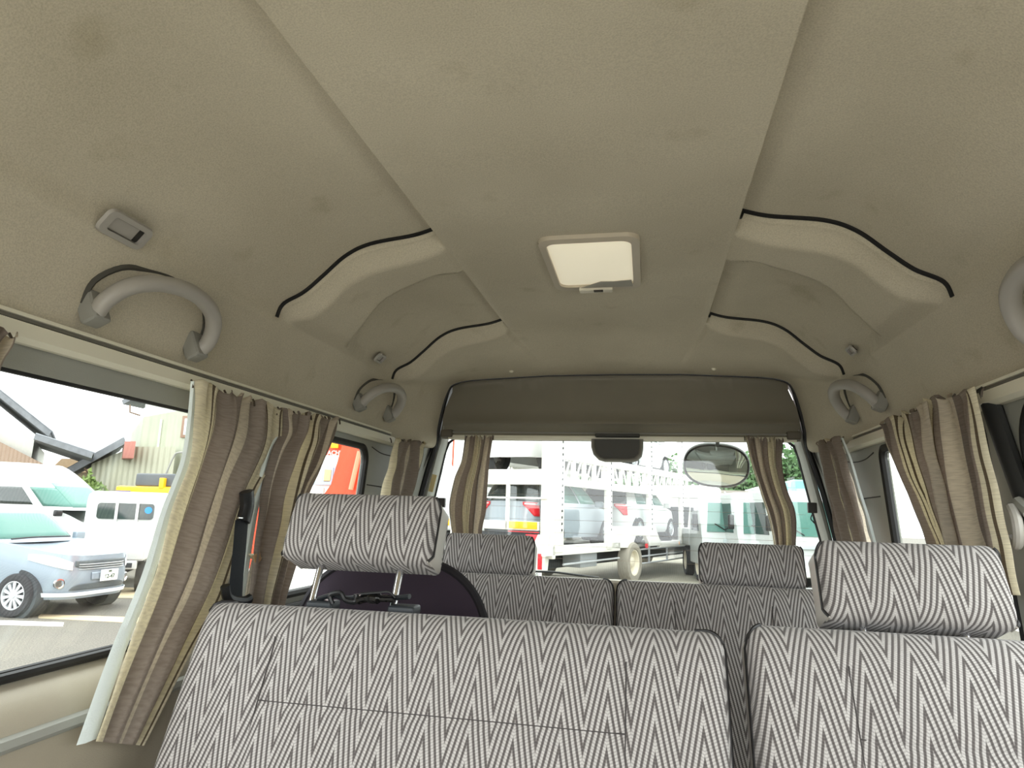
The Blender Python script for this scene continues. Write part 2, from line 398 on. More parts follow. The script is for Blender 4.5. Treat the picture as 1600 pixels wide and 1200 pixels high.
# quarter-panel seams
for s in (-1, 1):
    m = MB()
    m.tube(catmull([(s*(wx(y_z[1])+.002), y_z[0], y_z[1]) for y_z in ((1.985, 1.848), (2.06, 1.836), (2.14, 1.834), (2.22, 1.840), (2.28, 1.852))], 5), .0018, 5)
    m.tube([(s*(wx(1.73)+.002), 1.985, 1.73), (s*(wx(1.73)+.002), 2.28, 1.725)], .002, 5)
    m.build('panel_seam', mat('panel_gap_shadow_grey', '3c3b37', .8), walls[s])

# ------------------------------------------------------------------ tailgate: header, frame, window
tg = bpy.data.objects.new('wall_rear', None); COL.objects.link(tg); tag(tg, 'tailgate inner lining around the rear window', kind='structure')
FO = [(x, z) for x, z in zip(FX, FZ)][0:]
def hout(z): return interp([(1.40, .722), (1.60, .692), (1.71, .668), (1.79, .652), (1.89, .632), (1.925, .618)], z)
hdr = [(2.19, 2.39), (2.165, 2.43), (2.10, 2.418), (2.03, 2.408), (1.995, 2.402), (1.985, 2.392), (1.978, 2.392), (1.972, 2.404), (1.962, 2.42), (1.925, 2.432), (1.922, 2.46)]
g = []
for k in range(41):
    x = -1+2*k/40; e = smooth01((1-abs(x))/.09); row = []
    for z, y in hdr:
        wv = min(fout(min(z, 2.10)), .64)-.008
        zz = min(z, interp([(0, 2.17), (.54, 2.16), (.60, 2.135), (.66, 1.99)], abs(x)*wv))
        if z > 2.1: y = 2.418
        yy = y if z > 2.0 else (2.410+(y-2.410)*e)
        row.append((x*wv, yy, zz))
    g.append(row)
MB().sheet(g).build('header_panel', mat('dark_taupe_header_plastic', '7f796b', .6, var=.06, bump=.15, bs=400), tg, deg=60)
for s in (-1, 1):
    g = []
    for z in [1.10+(2.02-1.10)*k/24 for k in range(25)]:
        a = fout(z)-.008; b = hout(min(z, 1.925)) if z < 1.93 else hout(1.925)
        if z < 1.43: b = .0
        g.append([(s*a, 2.44, z), (s*a, 2.42, z), (s*(a*.75+b*.25), 2.412, z), (s*(a*.4+b*.6), 2.410, z), (s*(b+.004), 2.42, z), (s*b, 2.435, z), (s*b, 2.47, z)])
    MB().sheet(g).build('pillar_trim', trim, tg, deg=60)
MB().box((-.70, 2.41, 1.0), (.70, 2.47, 1.44), .02).build('lower_trim', trimd, tg)
tf = [(fout(z)+.012, z) for z in (1.1, 1.4, 1.6, 1.75)]+[(x+.006, z+.012) for x, z in list(zip(FX, FZ))[-2::-1]]
tf = [(-a, b) for a, b in tf]+[(a, b) for a, b in tf[::-1]][1:]
MB().sheet([[(a, 2.385, b+.004) for a, b in tf], [(a, 2.50, b+.004) for a, b in tf]]).build('gap_lining', black, tg)
# black gap round the tailgate
half = [(x, 2.407, z) for x, z in list(zip(FX, FZ))[:-1]]+[(.682, 2.41, 1.80), (.705, 2.41, 1.70), (.728, 2.41, 1.58), (.745, 2.41, 1.4), (.752, 2.41, 1.1)]
line = catmull([(-a, b, c) for a, b, c in half[:0:-1]]+half, 3)
rads = [.0035+.0065*smooth01((2.15-p.z)/.1) for p in line]
MB().tube(line, rads, 8).build('tailgate_seal', black, tg)
w = bpy.data.objects.new('window_7', None); COL.objects.link(w); tag(w, 'rear tailgate window', kind='structure')
outl = [(-hout(z), z) for z in (1.43, 1.5, 1.6, 1.7, 1.8)]+[(-hout(1.88), 1.88), (-.622, 1.912), (-.60, 1.93), (.60, 1.93), (.622, 1.912), (hout(1.88), 1.88)]+[(hout(z), z) for z in (1.8, 1.7, 1.6, 1.5, 1.43)]
N = len(outl); v = [(x, 2.470, z) for x, z in outl]+[(x, 2.474, z) for x, z in outl]
MB().add(v, [list(range(N)), list(range(N, 2*N))]).build('pane', rglass, w, smooth=False)
m = MB()
for k in range(9): z = 1.50+k*.045; m.tube([(-hout(z)+.03, 2.468, z), (0, 2.468, z+.002), (hout(z)-.03, 2.468, z)], .0004, 4)
m.build('defroster_wires', mat('brown_defroster_wire', '8a7a66', .6), w)
m = MB(); m.tube([(x, 2.472, z) for x, z in outl], .006, 6, closed=True); m.build('seal', black, w)

# ------------------------------------------------------------------ curtain rails
def rail_side(s, y0, y1, label):
    t = thing('curtain_rail', label, 'curtain rail', (0, 0, 0))
    x = .711
    MB().prism([(s*x, 1.908), (s*(x-.010), 1.905), (s*(x-.010), 1.900), (s*(x-.004), 1.899), (s*(x-.004), 1.893), (s*(x-.011), 1.892), (s*(x-.011), 1.872), (s*x, 1.866), (s*(x+.012), 1.866), (s*(x+.012), 1.905)], 'y', y0, y1).build('track', railm, t, smooth=False)
    MB().box((s*(x-.006)-.002, y0, 1.894), (s*(x-.006)+.002, y1, 1.8985)).build('track_groove', mat('grey_track_groove', '6a675d', .6), t, smooth=False)
    return t
rail_side(-1, -.9, 2.30, 'cream curtain track above the left side windows')
rail_side(1, -.9, 2.30, 'cream curtain track above the right side windows')
t = thing('curtain_rail', 'cream curtain track across the top of the rear window', 'curtain rail')
MB().box((-.60, 2.385, 1.918), (.615, 2.402, 1.934), .003).build('track', railm, t)
MB().tube([(-.60, 2.384, 1.944), (.62, 2.384, 1.942)], .003, 6).build('curtain_wire', gripd, t)
for s in (-1, 1): MB().box((s*.605-.022, 2.375, 1.925), (s*.605+.022, 2.402, 1.953), .006).build('end_bracket', mat('dark_taupe_bracket', '5d574c', .6), t)

# ------------------------------------------------------------------ curtains
def curtain(label, plane, L, R, reps=1.0, ph=0.0, folds=4, amp=.012, group='striped van curtains', hem=None, pinch=None, lin_edge=None, flip=1, rough=.5):
    """L, R: outline of the cloth's two edges (points on the curtain's plane, top to bottom)"""
    t = thing('curtain', label, 'curtain', group=group)
    L = catmull([Vector(p) for p in L], 8); R = catmull([Vector(p) for p in R], 8)
    def along(P, k):
        x = k*(len(P)-1); i = min(int(x), len(P)-2); return P[i].lerp(P[i+1], x-i)
    nu = folds*14; nv = 46; nrm = {'L': Vector((1, 0, 0)), 'R': Vector((-1, 0, 0)), 'B': Vector((0, -1, 0))}[plane]
    rnd = random.Random(len(label)+folds); fr = [rnd.uniform(-.6, .6) for _ in range(folds+2)]
    vs = []; uvs = []
    for j in range(nv+1):
        k = j/nv; a = along(L, k); b = along(R, k); wv = (b-a)
        tight = math.exp(-k*14)     # heading tape
        for i in range(nu+1):
            u = i/nu
            phs = 2*PI*(u*folds+.15*rough*math.sin(3*k+fr[0]*3))
            d = math.sin(phs)+.35*math.sin(2*phs+4*k*rough+fr[1]*5)+.25*math.sin(phs*.5+k*5*rough)
            A = amp*(.55+.45*min(1, k*3))*(1+.3*math.sin(u*9+fr[0]*5))
            side = math.cos(phs)*abs(wv.length)/folds*.16*rough
            wob = .004*rough*math.sin(k*9+u*7)+.0025*rough*math.sin(k*23+u*17)
            p = a+wv*u+wv.normalized()*side*(u*(1-u)*4)**.5+nrm*(A*d+wob)
            if tight > .02: p += nrm*tight*.010*math.sin(phs*2.5)+Vector((0, 0, 1))*tight*.006*math.sin(phs*3+1)
            vs.append(p); uvs.append(((u*reps*flip+ph), k*.6))
    fs = [[j*(nu+1)+i, j*(nu+1)+i+1, (j+1)*(nu+1)+i+1, (j+1)*(nu+1)+i] for j in range(nv) for i in range(nu)]
    c = link('cloth', vs, fs, CU, t, uv=uvs)
    sm = c.modifiers.new('thick', 'SOLIDIFY'); sm.thickness = .0015; sm.offset = 0
    if lin_edge:       # lighter lining showing along one edge
        P = L if lin_edge[0] == 'L' else R; w0 = lin_edge[1]; g = []
        dirv = (R[0]-L[0]).normalized()*(-1 if lin_edge[0] == 'L' else 1)
        for j in range(nv+1):
            a = along(P, j/nv); k = j/nv
            g.append([a-dirv*.01-nrm*.004, a+dirv*w0*(.15+k*.85)*.5-nrm*.003, a+dirv*w0*(.15+k*.85)-nrm*.008])
        o = MB().sheet(g).build('lining', lining, t); o['label'] = 'pale silvery lining edge'
    # hooks on the heading
    a = L[0]; b = R[0]
    for k in range(folds+1):
        p = a.lerp(b, k/folds); MB().tube([p+Vector((0, 0, -.012))-nrm*.004, p+Vector((0, 0, -.002))-nrm*.006, p+Vector((0, 0, .003))-nrm*.010], .002, 5).build('hook', mat('brown_hook', '4a4036', .5), t)
    return t
def pl(s, pts, off=.0):
    out = []
    for px, py in pts:
        p = aX(px, py, s*.70)
        for _ in range(4): p = aX(px, py, s*(.674+min(.3, 1.885-p.z)*.03-off-.018*smooth01((1.50-p.z)/.10)))
        out.append(p)
    return out
curtain('long striped curtain hanging nearest on the left, its hem over the door panel', 'L',
        pl(-1, [(306, 596), (303, 650), (294, 720), (266, 800), (238, 900), (192, 1020), (146, 1158)]),
        pl(-1, [(440, 638), (436, 700), (398, 775), (375, 850), (345, 930), (300, 1010), (222, 1165)]), reps=1.22, ph=.02, folds=3, amp=.008, lin_edge=('L', .022), rough=.35)
curtain('tied-back striped curtain on the left between the long curtain and the raised headrest', 'L',
        pl(-1, [(436, 640), (441, 672), (424, 705), (408, 770), (398, 820), (386, 900), (372, 990)]),
        pl(-1, [(534, 656), (521, 690), (505, 730), (482, 775), (468, 840), (440, 930), (425, 1000)]), reps=1.35, ph=.5, folds=4, amp=.015, lin_edge=('L', .018))
curtain('short striped curtain in the rear left corner beside the grey quarter panel', 'L',
        pl(-1, [(614, 686), (606, 720), (597, 760), (588, 810), (580, 880)], .03),
        pl(-1, [(664, 692), (657, 730), (648, 770), (640, 820), (630, 890)], .03), reps=1.2, ph=.02, folds=3, amp=.012)
curtain('small end of a tan curtain at the front end of the left track', 'L',
        pl(-1, [(-120, 478), (-125, 560), (-130, 640), (-140, 760), (-165, 900), (-190, 1080)]),
        pl(-1, [(24, 524), (10, 548), (-8, 590), (-40, 700), (-60, 860), (-75, 1040)]), reps=1.2, ph=.55, folds=3, amp=.010)
def pb(pts): return [aY(px, py, 2.375) for px, py in pts]
curtain('striped curtain gathered at the left end of the rear window', 'B',
        pb([(728, 682), (722, 720), (710, 750), (702, 790), (706, 835), (712, 900)]),
        pb([(770, 682), (764, 725), (761, 760), (758, 800), (752, 835), (752, 900)]), reps=1.4, ph=.5, folds=3, amp=.012)
curtain('striped curtain gathered at the right end of the rear window beside the oval mirror', 'B',
        pb([(1164, 683), (1174, 725), (1187, 765), (1200, 805), (1208, 840), (1215, 900)]),
        pb([(1224, 686), (1222, 725), (1230, 765), (1243, 800), (1244, 845), (1240, 900)]), reps=1.3, ph=.24, folds=3, amp=.012)
curtain('narrow striped curtain in the rear right corner', 'R',
        pl(1, [(1312, 684), (1326, 720), (1340, 770), (1352, 810), (1362, 850), (1375, 900)], .035),
        pl(1, [(1276, 692), (1284, 725), (1294, 765), (1303, 805), (1312, 850), (1322, 900)], .035), reps=1.6, ph=.3, folds=3, amp=.012, lin_edge=('L', .014))
curtain('striped curtain on the right side, the one nearer the rear window', 'R',
        pl(1, [(1455, 630), (1462, 690), (1478, 760), (1495, 835), (1515, 900)]),
        pl(1, [(1378, 661), (1388, 700), (1408, 750), (1432, 800), (1452, 845), (1475, 900)]), reps=1.0, ph=.6, folds=3, amp=.010, rough=.3, lin_edge=('R', .03))
curtain('wide taupe and cream curtain on the right side next to the black door pillar', 'R',
        pl(1, [(1528, 609), (1538, 670), (1553, 740), (1567, 810), (1580, 870), (1590, 930)]),
        pl(1, [(1446, 626), (1452, 690), (1464, 760), (1480, 835), (1494, 880), (1505, 930)]), reps=.85, ph=.22, folds=2, amp=.010, rough=.25)
t = thing('curtain_tie', 'tan hook-and-loop tie around the left tied-back curtain', 'curtain tie')
p = aX(402, 872, -.672)
MB().box((-.002, -.011, -.011), (.002, .011, .011), .002, Matrix.Rotation(.5, 3, 'X'), p).build('pad', mat('tan_felt', 'a07f5c', .9), t)
MB().tube([p+Vector((-.006, -.014, .008)), p+Vector((-.010, .0, .0)), p+Vector((-.016, .06, -.004))], .006, 8, flat=.4).build('strap', CU, t)

# ------------------------------------------------------------------ assist grips
def grip(label, s, y0, y1, zt, zb, x):
    """arch-shaped folding handle on the sloping cantrail"""
    t = thing('assist_grip', label, 'grab handle', group=None)
    ln = y1-y0; h = zt-zb
    def S(z): return interp([(1.885, .722), (1.93, .706), (1.992, .682), (2.04, .656), (2.06, .62)], z)
    def pt(u, w, off): y = y0+ln*u; z = zb+h*w; return Vector((s*(S(z)-off), y, z-off*.5))
    path = [pt(.05, .02, .016), pt(.03, .3, .024), pt(.10, .66, .032), pt(.26, .90, .037), pt(.5, 1.0, .04), pt(.74, .90, .037), pt(.90, .66, .032), pt(.97, .3, .024), pt(.95, .02, .016)]
    P = catmull(path, 5); rs = [.0115+.002*math.sin(PI*i/(len(P)-1)) for i in range(len(P))]
    MB().tube(P, rs, 12, flat=1.15).build('handle_bow', gripm, t)
    for u in (0.05, .95):
        a = pt(u, .10, .006)
        m = MB(); R = Matrix.Rotation(s*.42, 3, 'Y')
        m.box((-.014, -.017, -.026), (.016, .017, .026), .008, R, a); m.build('handle_bracket', gripd, t)
        m = MB(); m.box((-.006, -.007, -.003), (.006, .007, .003), .002, R, pt(u, -.06, .016)); m.build('screw_cover', gripm, t)
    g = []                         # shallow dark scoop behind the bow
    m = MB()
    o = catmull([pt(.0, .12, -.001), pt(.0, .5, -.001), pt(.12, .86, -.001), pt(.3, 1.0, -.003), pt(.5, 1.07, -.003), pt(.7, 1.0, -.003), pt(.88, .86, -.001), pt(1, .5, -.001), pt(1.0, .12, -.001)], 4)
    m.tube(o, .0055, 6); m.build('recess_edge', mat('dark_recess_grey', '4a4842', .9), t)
    return t
grip('grey grab handle above the left window with the slotted plate over it', -1, .815, 1.075, 2.025, 1.935, .66)
grip('small grey grab handle at the rear left near the tailgate', -1, 1.765, 2.02, 2.035, 1.95, .68)
grip('small grey grab handle at the rear right near the tailgate', 1, 1.765, 2.02, 2.035, 1.95, .68)
grip('grey grab handle cut off at the right edge of the view', 1, .825, 1.10, 2.025, 1.93, .66)

# slotted plates
def slot(label, s, y, ln, wd, x, z, tilt):
    t = thing('slotted_plate', label, 'slotted plate', (s*x, y, z), (0, s*tilt, 0))
    out = rrect(-ln/2, ln/2, -wd/2, wd/2, wd*.28); inn = rrect(-ln*.34, ln*.38, -wd*.27, wd*.27, wd*.1)
    N = len(out); v = [(q, p, 0) for p, q in out]+[(q*.92, p*.95, -.005) for p, q in out]+[(q, p, -.005) for p, q in inn]+[(q, p, .004) for p, q in inn]
    f = []
    for a in range(3):
        for i in range(N): f.append([a*N+i, a*N+(i+1) % N, (a+1)*N+(i+1) % N, (a+1)*N+i])
    MB().add(v, f).build('bezel', gripm, t)
    MB().box((-wd*.25, -ln*.34, -.0005), (wd*.25, ln*.24, .002), .001).build('slider', gripm, t)
    MB().box((-wd*.27, -ln*.35, .002), (wd*.27, ln*.39, .004)).build('slot', mat('dark_slot', '2c2a27', .8), t, smooth=False)
slot('slotted oblong plastic plate above the left grab handle', -1, .805, .088, .042, .636, 2.055, .85)
slot('little slotted plate at the lower corner of the rear left recess', -1, 1.752, .05, .03, .622, 2.079, .85)
slot('little slotted plate at the lower corner of the rear right recess', 1, 1.752, .042, .026, .622, 2.079, .85)

# ------------------------------------------------------------------ dome light
t = thing('dome_light', 'rectangular ceiling light with cream lens and grey surround', 'ceiling light', (.0, 0, 0))
zc = pz(1.4)
out = rrect(-.095, .112, 1.252, 1.572, .03, 8); inn = rrect(-.078, .094, 1.268, 1.535, .022, 8); N = len(out)
v = [(x, y, zc+.004) for x, y in out]+[(x*.985, 1.41+(y-1.41)*.985, zc-.010) for x, y in out]+[(x, y, zc-.014) for x, y in inn]+[(x, y, zc-.006) for x, y in inn]
MB().add(v, [[a*N+i, a*N+(i+1) % N, (a+1)*N+(i+1) % N, (a+1)*N+i] for a in range(3) for i in range(N)]).build('surround', mat('warm_grey_lamp_surround', 'bdb3a2', .4), t)
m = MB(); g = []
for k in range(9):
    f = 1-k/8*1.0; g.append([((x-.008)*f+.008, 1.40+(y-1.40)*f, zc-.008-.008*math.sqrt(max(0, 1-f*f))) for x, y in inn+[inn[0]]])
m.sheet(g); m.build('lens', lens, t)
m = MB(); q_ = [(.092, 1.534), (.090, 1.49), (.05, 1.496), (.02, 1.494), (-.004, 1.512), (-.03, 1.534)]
m.add([(x, y, zc-.0168) for x, y in q_]+[(x, y, zc-.0155) for x, y in q_], [list(range(6)), list(range(6, 12))]+[[i, (i+1) % 6, 6+(i+1) % 6, 6+i] for i in range(6)]).build('lens_patch', mat('grey_lens_patch', '9a978d', .5), t, smooth=False)  # flat grey patch over the rear right corner of the lens
MB().box((-.035, 1.536, zc-.022), (.045, 1.56, zc-.010), .004).build('switch', mat('pale_switch', 'd8d2c2', .4), t)
MB().box((.000, 1.5355, zc-.024), (.022, 1.5475, zc-.0215), .001).build('switch_mark', mat('dark_print', '3a342c', .6), t)

# ------------------------------------------------------------------ seats
def cushion(name, w, h, t, rc=.05, rt=.06, rb=.03, rx=.02, sb=.3, parent=None, loc=(0, 0, 0), res=.009, side=None, taper=0, puff=.0, grooves=None, fab=None):
    """upholstered block: x width, z height, y depth (front at -t/2)."""
    nx = max(8, int(w/res)); nz_ = max(8, int(h/res))
    def sp(n): return [math.sin((k/n-.5)*PI)*.35+(k/n-.5)*2*.65 for k in range(n+1)]
    X = sp(nx); Z = sp(nz_); hw = w/2; hh = h/2
    def fn(e, r): e = max(0, min(1, e/r)); return math.sqrt(max(0, 1-(1-e)**2))
    vs = []; uvs = []; F = []; fmi = []
    def pos(a, b):
        x = a*hw; z = b*hh
        cx = max(-hw+rc, min(hw-rc, x)); r2 = rc if z > 0 else rc*.6
        cx = max(-hw+r2, min(hw-r2, x)); cz = max(-hh+r2, min(hh-r2, z)); dx = x-cx; dz = z-cz; d = math.hypot(dx, dz)
        if dx and dz: k = max(abs(dx), abs(dz))/d; x = cx+dx*k; z = cz+dz*k
        half = t/2*(sb+(1-sb)*fn(hw-abs(x), rx)*fn(hh-z, rt)*fn(z+hh, rb))
        pf = puff*(1-(x/hw)**2)*(1-(z/hh)**2)
        g = 0
        if grooves: g = grooves(x, z)
        return x*(1-taper*(z/h)), half+pf-g, z
    idx = {}
    for side_ in (0, 1):
        for j, b in enumerate(Z):
            for i, a in enumerate(X):
                x, hf, z = pos(a, b); y = -hf if side_ == 0 else hf
                idx[(side_, i, j)] = len(vs); vs.append((x+loc[0], y+loc[1], z+loc[2]))
                dv = (y+t/2); uvs.append((x+loc[0], z+math.copysign(1, z)*dv*smooth01((abs(z)-.15*h)/(.3*h))))
        for j in range(nz_):
            for i in range(nx):
                q = [idx[(side_, i, j)], idx[(side_, i+1, j)], idx[(side_, i+1, j+1)], idx[(side_, i, j+1)]]
                F.append(q if side_ == 0 else q[::-1]); fmi.append(0)
    ring = [(i, 0) for i in range(nx)]+[(nx, j) for j in range(nz_)]+[(i, nz_) for i in range(nx, 0, -1)]+[(0, j) for j in range(nz_, 0, -1)]
    for k in range(len(ring)):
        a = ring[k]; b = ring[(k+1) % len(ring)]
        F.append([idx[(1,)+a], idx[(1,)+b], idx[(0,)+b], idx[(0,)+a]])
        fmi.append(1 if (a[0] == b[0]) else 0)
    o = link(name, vs, F, [fab or HB, side or vinyl], parent, uv=uvs, fm=fmi)
    return o, (lambda a, b: Vector(((lambda q: (q[0]+loc[0], -q[1]+loc[1]-.001, q[2]+loc[2]))(pos(a, b)))))
def edge_piping(pf, s, parent, r=.0028, m=None, top=False, b0=-1):
    pts = [pf(s, b0+(1-b0)*k/30) for k in range(31)]
    if top: pts += [pf(s*(1-.02*k), 1) for k in range(1, 6)]
    return MB().tube(pts, r, 7).build('piping', m or piping, parent)
def seat(name, label, xc, w, y, z0, ztop, lean, hr=None, hr_lift=0, hr_x=0, hr_w=.27, hr_h=.12, th=.13, stitch=None, group=None, hr_th=.10, taper=0):
    t = thing(name, label, 'van seat', (xc, y, z0), group=group)
    pv = bpy.data.objects.new('backrest_frame', None)
    h = (ztop-z0)/math.cos(lean)
    rot = Matrix.Rotation(-lean, 4, 'X')
    def place(o, p=None): o.matrix_local = rot; return o
    def gr(x, z):
        d = 0
        if stitch:
            zs, xs = stitch
            for q in zs: d = max(d, .005*math.exp(-((z-q)/.006)**2)*(1 if min(xs) <= x <= max(xs) else 0))
            for q in xs: d = max(d, .005*math.exp(-((x-q)/.006)**2)*(1 if z < h/2-.06 else 0))
            d -= .004*math.cos((z)*22)*(1 if min(xs) < x < max(xs) else 0)*.5
        return d
    b, pf = cushion('backrest', w, h, th, rc=.035, rt=.075, rb=.05, rx=.022, sb=.35, parent=t, loc=(0, 0, h/2), grooves=gr, puff=.012, taper=taper)
    place(b)
    for s in (-1, 1): place(edge_piping(pf, s, t, top=True))
    if stitch:
        m = MB(); zs, xs = stitch
        for q in zs: m.tube([pf(x/(w/2), q/(h/2))-Vector((0, .0004, 0)) for x in [min(xs)+(max(xs)-min(xs))*k/30 for k in range(31)]], .0011, 5)
        for q in xs: m.tube([pf(q/(w/2), z/(h/2))-Vector((0, .0004, 0)) for z in [-h/2*.9+(h/2-.06+h/2*.9)*k/30 for k in range(31)]], .0011, 5)
        place(m.build('seam', mat('charcoal_thread', '403c3c', .8), t))
    if hr:
        hz = h+hr_h/2+hr_lift
        c, pf2 = cushion('headrest', hr_w, hr_h, hr_th, rc=.028, rt=.05, rb=.035, rx=.014, sb=.5, parent=t, loc=(hr_x, .012, hz), res=.006, puff=.008)
        place(c)
        for s in (-1, 1):
            q = edge_piping(pf2, s, c, r=.0026); 
            q2 = MB().tube([pf2(s*.999, -1)+Vector((0, .0, 0)), pf2(s*.999, -1)+Vector((0, .02, -.001))], .0022, 6).build('piping', vinyl, c)
        for s in (-1, 1):
            p = MB().tube([(hr_x+s*hr_w*.27, .012, h-.03), (hr_x+s*hr_w*.27, .012, hz-.02)], .0062, 12).build('headrest_post', chrome, t); place(p)
    m, _ = cushion('seat_cushion', w, .46, .14, rc=.05, rt=.06, rb=.05, rx=.03, sb=.4, parent=t, res=.02)
    m.matrix_local = Matrix.Translation((0, -.26, -.01)) @ Matrix.Rotation(PI/2-.06, 4, 'X') @ Matrix.Rotation(PI, 4, 'Z') 
    MB().box((-w/2+.04, -.45, -(z0-.60)), (w/2-.04, .0, -.10), .01).build('seat_base', blackp, t)
    return t
LEAN = math.radians(22)
FY = .945      # foot of the front backrests
def foot(y, z, zb, lean): return y-math.tan(lean)*(z-zb)
ZB = 1.0; ZT = 1.481
yf = 1.135-math.tan(LEAN)*(ZT-ZB)
seat('bench_seat', 'front herringbone bench back with a raised headrest on chrome posts', -.196, .858, yf, ZB, ZT, LEAN, hr=1, hr_lift=.083, hr_x=-.192, hr_w=.284, hr_h=.130,
     stitch=([.105], [-.275, .285]), taper=.0)
seat('seat', 'front right herringbone seat with its headrest pushed down', 
     .264+.215, .43, yf+.01, ZB, ZT+.012, LEAN, hr=1, hr_lift=.014, hr_x=.036, hr_w=.262, hr_h=.128,
     stitch=([.115], [-.085, .15]))
YR = 1.96; LR = math.radians(20); yr = YR-math.tan(LR)*(1.49-ZB)
seat('bench_seat', 'rear left grey herringbone seat with a low headrest, behind the raised headrest', -.252, .565, yr, ZB, 1.478, LR, hr=1, hr_lift=.0, hr_x=-.08, hr_w=.265, hr_h=.118, stitch=([.08], [-.12, .12]), th=.12)
seat('bench_seat', 'rear right grey herringbone seat with a low headrest in front of the parked trucks', .310, .545, yr, ZB, 1.478, LR, hr=1, hr_lift=.0, hr_x=.085, hr_w=.27, hr_h=.118, stitch=([.08], [-.12, .12]), th=.12)

# dark purple dome-shaped seat back between the rows
t = thing('folding_seat_back', 'dark purple dome-shaped seat back with black binding behind the raised headrest', 'seat back', (-.46, 1.50, 1.08), (-.12, 0, 0))
out = []
def dome(k): a = PI*k; return (-.232*math.copysign(abs(math.cos(a))**.75, math.cos(a)), .24+.225*math.sin(a)**.8)
pts2 = [(-.245, 0)]+[dome(k/30) for k in range(31)]+[(.245, 0)]
g = []
for lv, (f, dy) in enumerate([(1, .03), (1, -.0), (.985, -.016), (.9, -.024), (.5, -.03), (0.01, -.032)]):
    g.append([(x*f, dy, .1+(z-.1)*f) for x, z in pts2])
MB().sheet(g).build('cover', purple, t)
MB().tube([(x, -.006, z) for x, z in pts2], .012, 8).build('edge_binding', mat('black_binding', '1e1a20', .8), t)

# black straps and adjuster under the raised headrest
t = thing('strap_bundle', 'bundle of black straps and clips below the raised headrest on the front bench', 'strap', (0, 0, 0))
yt = 1.145; zt = 1.487
for px in (505, 632):
    p = aY(px, 945, yt); MB().box((-.024, -.02, -.008), (.024, .02, .008), .006, Matrix.Rotation(0, 3, 'X'), (p.x, yt, zt+.003)).build('post_guide', mat('charcoal_plastic', '2e3338', .45), t)
P = lambda px, py, y=yt: aY(px, py, y)
m = MB()
m.tube(catmull([P(498, 936), P(520, 930), P(545, 935), P(570, 931), P(600, 935), P(640, 932)], 5), .009, 8, flat=.5); m.build('strap', mat('black_strap', '24292e', .6), t)
m = MB(); m.tube(catmull([P(520, 944, 1.13), P(516, 930, 1.13), P(532, 927, 1.13), P(540, 938, 1.13), P(556, 940, 1.13), P(556, 928, 1.13)], 5), .0045, 8); m.build('loop', blackp, t)
m = MB(); m.tube(catmull([P(560, 938, 1.125), P(575, 934, 1.125), P(595, 935, 1.125), P(616, 936, 1.125)], 5), [.010]*6+[.013]*4+[.008]*6, 10, flat=.75); m.build('buckle', mat('glossy_black_plastic', '0a0a0c', .12), t)
m = MB(); m.tube(catmull([P(562, 928, 1.118), P(590, 926, 1.118), P(608, 925, 1.118), P(618, 934, 1.118)], 5), .002, 6); m.build('cord', blackp, t)

# seat belt at left
t = thing('seat_belt', 'dark seat belt on the left pillar beside the long curtain', 'seat belt')
B = lambda px, py, x=-.655: aX(px, py, x)
o = MB(); q = [B(392, 772), B(396, 800), B(390, 822)]
o.tube(catmull([B(385, 768), B(386, 790), B(380, 815)], 4), .017, 10, flat=.7); o.build('belt_guide', blackp, t)
o = MB(); o.tube([B(378, 812), B(374, 860), B(370, 900), B(368, 935)], .022, 8, flat=.12, up=(1, 0, 0)); o.build('webbing', belt_m, t)
o = MB(); o.tube([B(372, 809, -.650), B(389, 810, -.650)], .002, 6); o.build('guide_bar', chrome, t)
o = MB(); o.tube(catmull([B(352, 915, -.648), B(354, 930, -.648), B(362, 938, -.648), B(380, 940, -.648), B(390, 935, -.648)], 4), .010, 8, flat=.8); o.build('tongue', blackp, t)
o = MB(); p = B(373, 952, -.645); o.box((-.004, -.014, -.014), (.004, .014, .010), .002, None); 
o.v = [v+p for v in o.v]; o.build('tongue_plate', mat('pale_metal', 'b9bcbc', .35, metal=.6), t)
# pillars behind curtains
for s in (-1, 1):
    pass
# right belt guide
t = thing('seat_belt_guide', 'grey oval seat belt guide on the right door pillar', 'seat belt guide')
p = aX(1583, 822, .70)
MB().tube(catmull([p+Vector((0, -.0, .03)), p+Vector((-.004, -.02, .012)), p+Vector((-.004, -.022, -.012)), p+Vector((0, -.005, -.030)), p+Vector((0, .014, -.02))], 5), .008, 10).build('guide_loop', gripm, t)
MB().tube([p+Vector((.012, -.03, .02)), p+Vector((.012, .0, .038)), p+Vector((.012, .02, .03))], .010, 8).build('anchor', gripd, t)
t = thing('pull_loop', 'pale grey loop on the rear right pillar behind the narrow curtain', 'loop')
p = aX(1340, 800, .725)
MB().tube(catmull([p+Vector((0, 0, -.045)), p+Vector((-.004, .008, 0)), p+Vector((-.006, 0, .03)), p+Vector((-.006, -.03, .035)), p+Vector((0, -.05, .015))], 5), .006, 8).build('loop_band', railm, t)

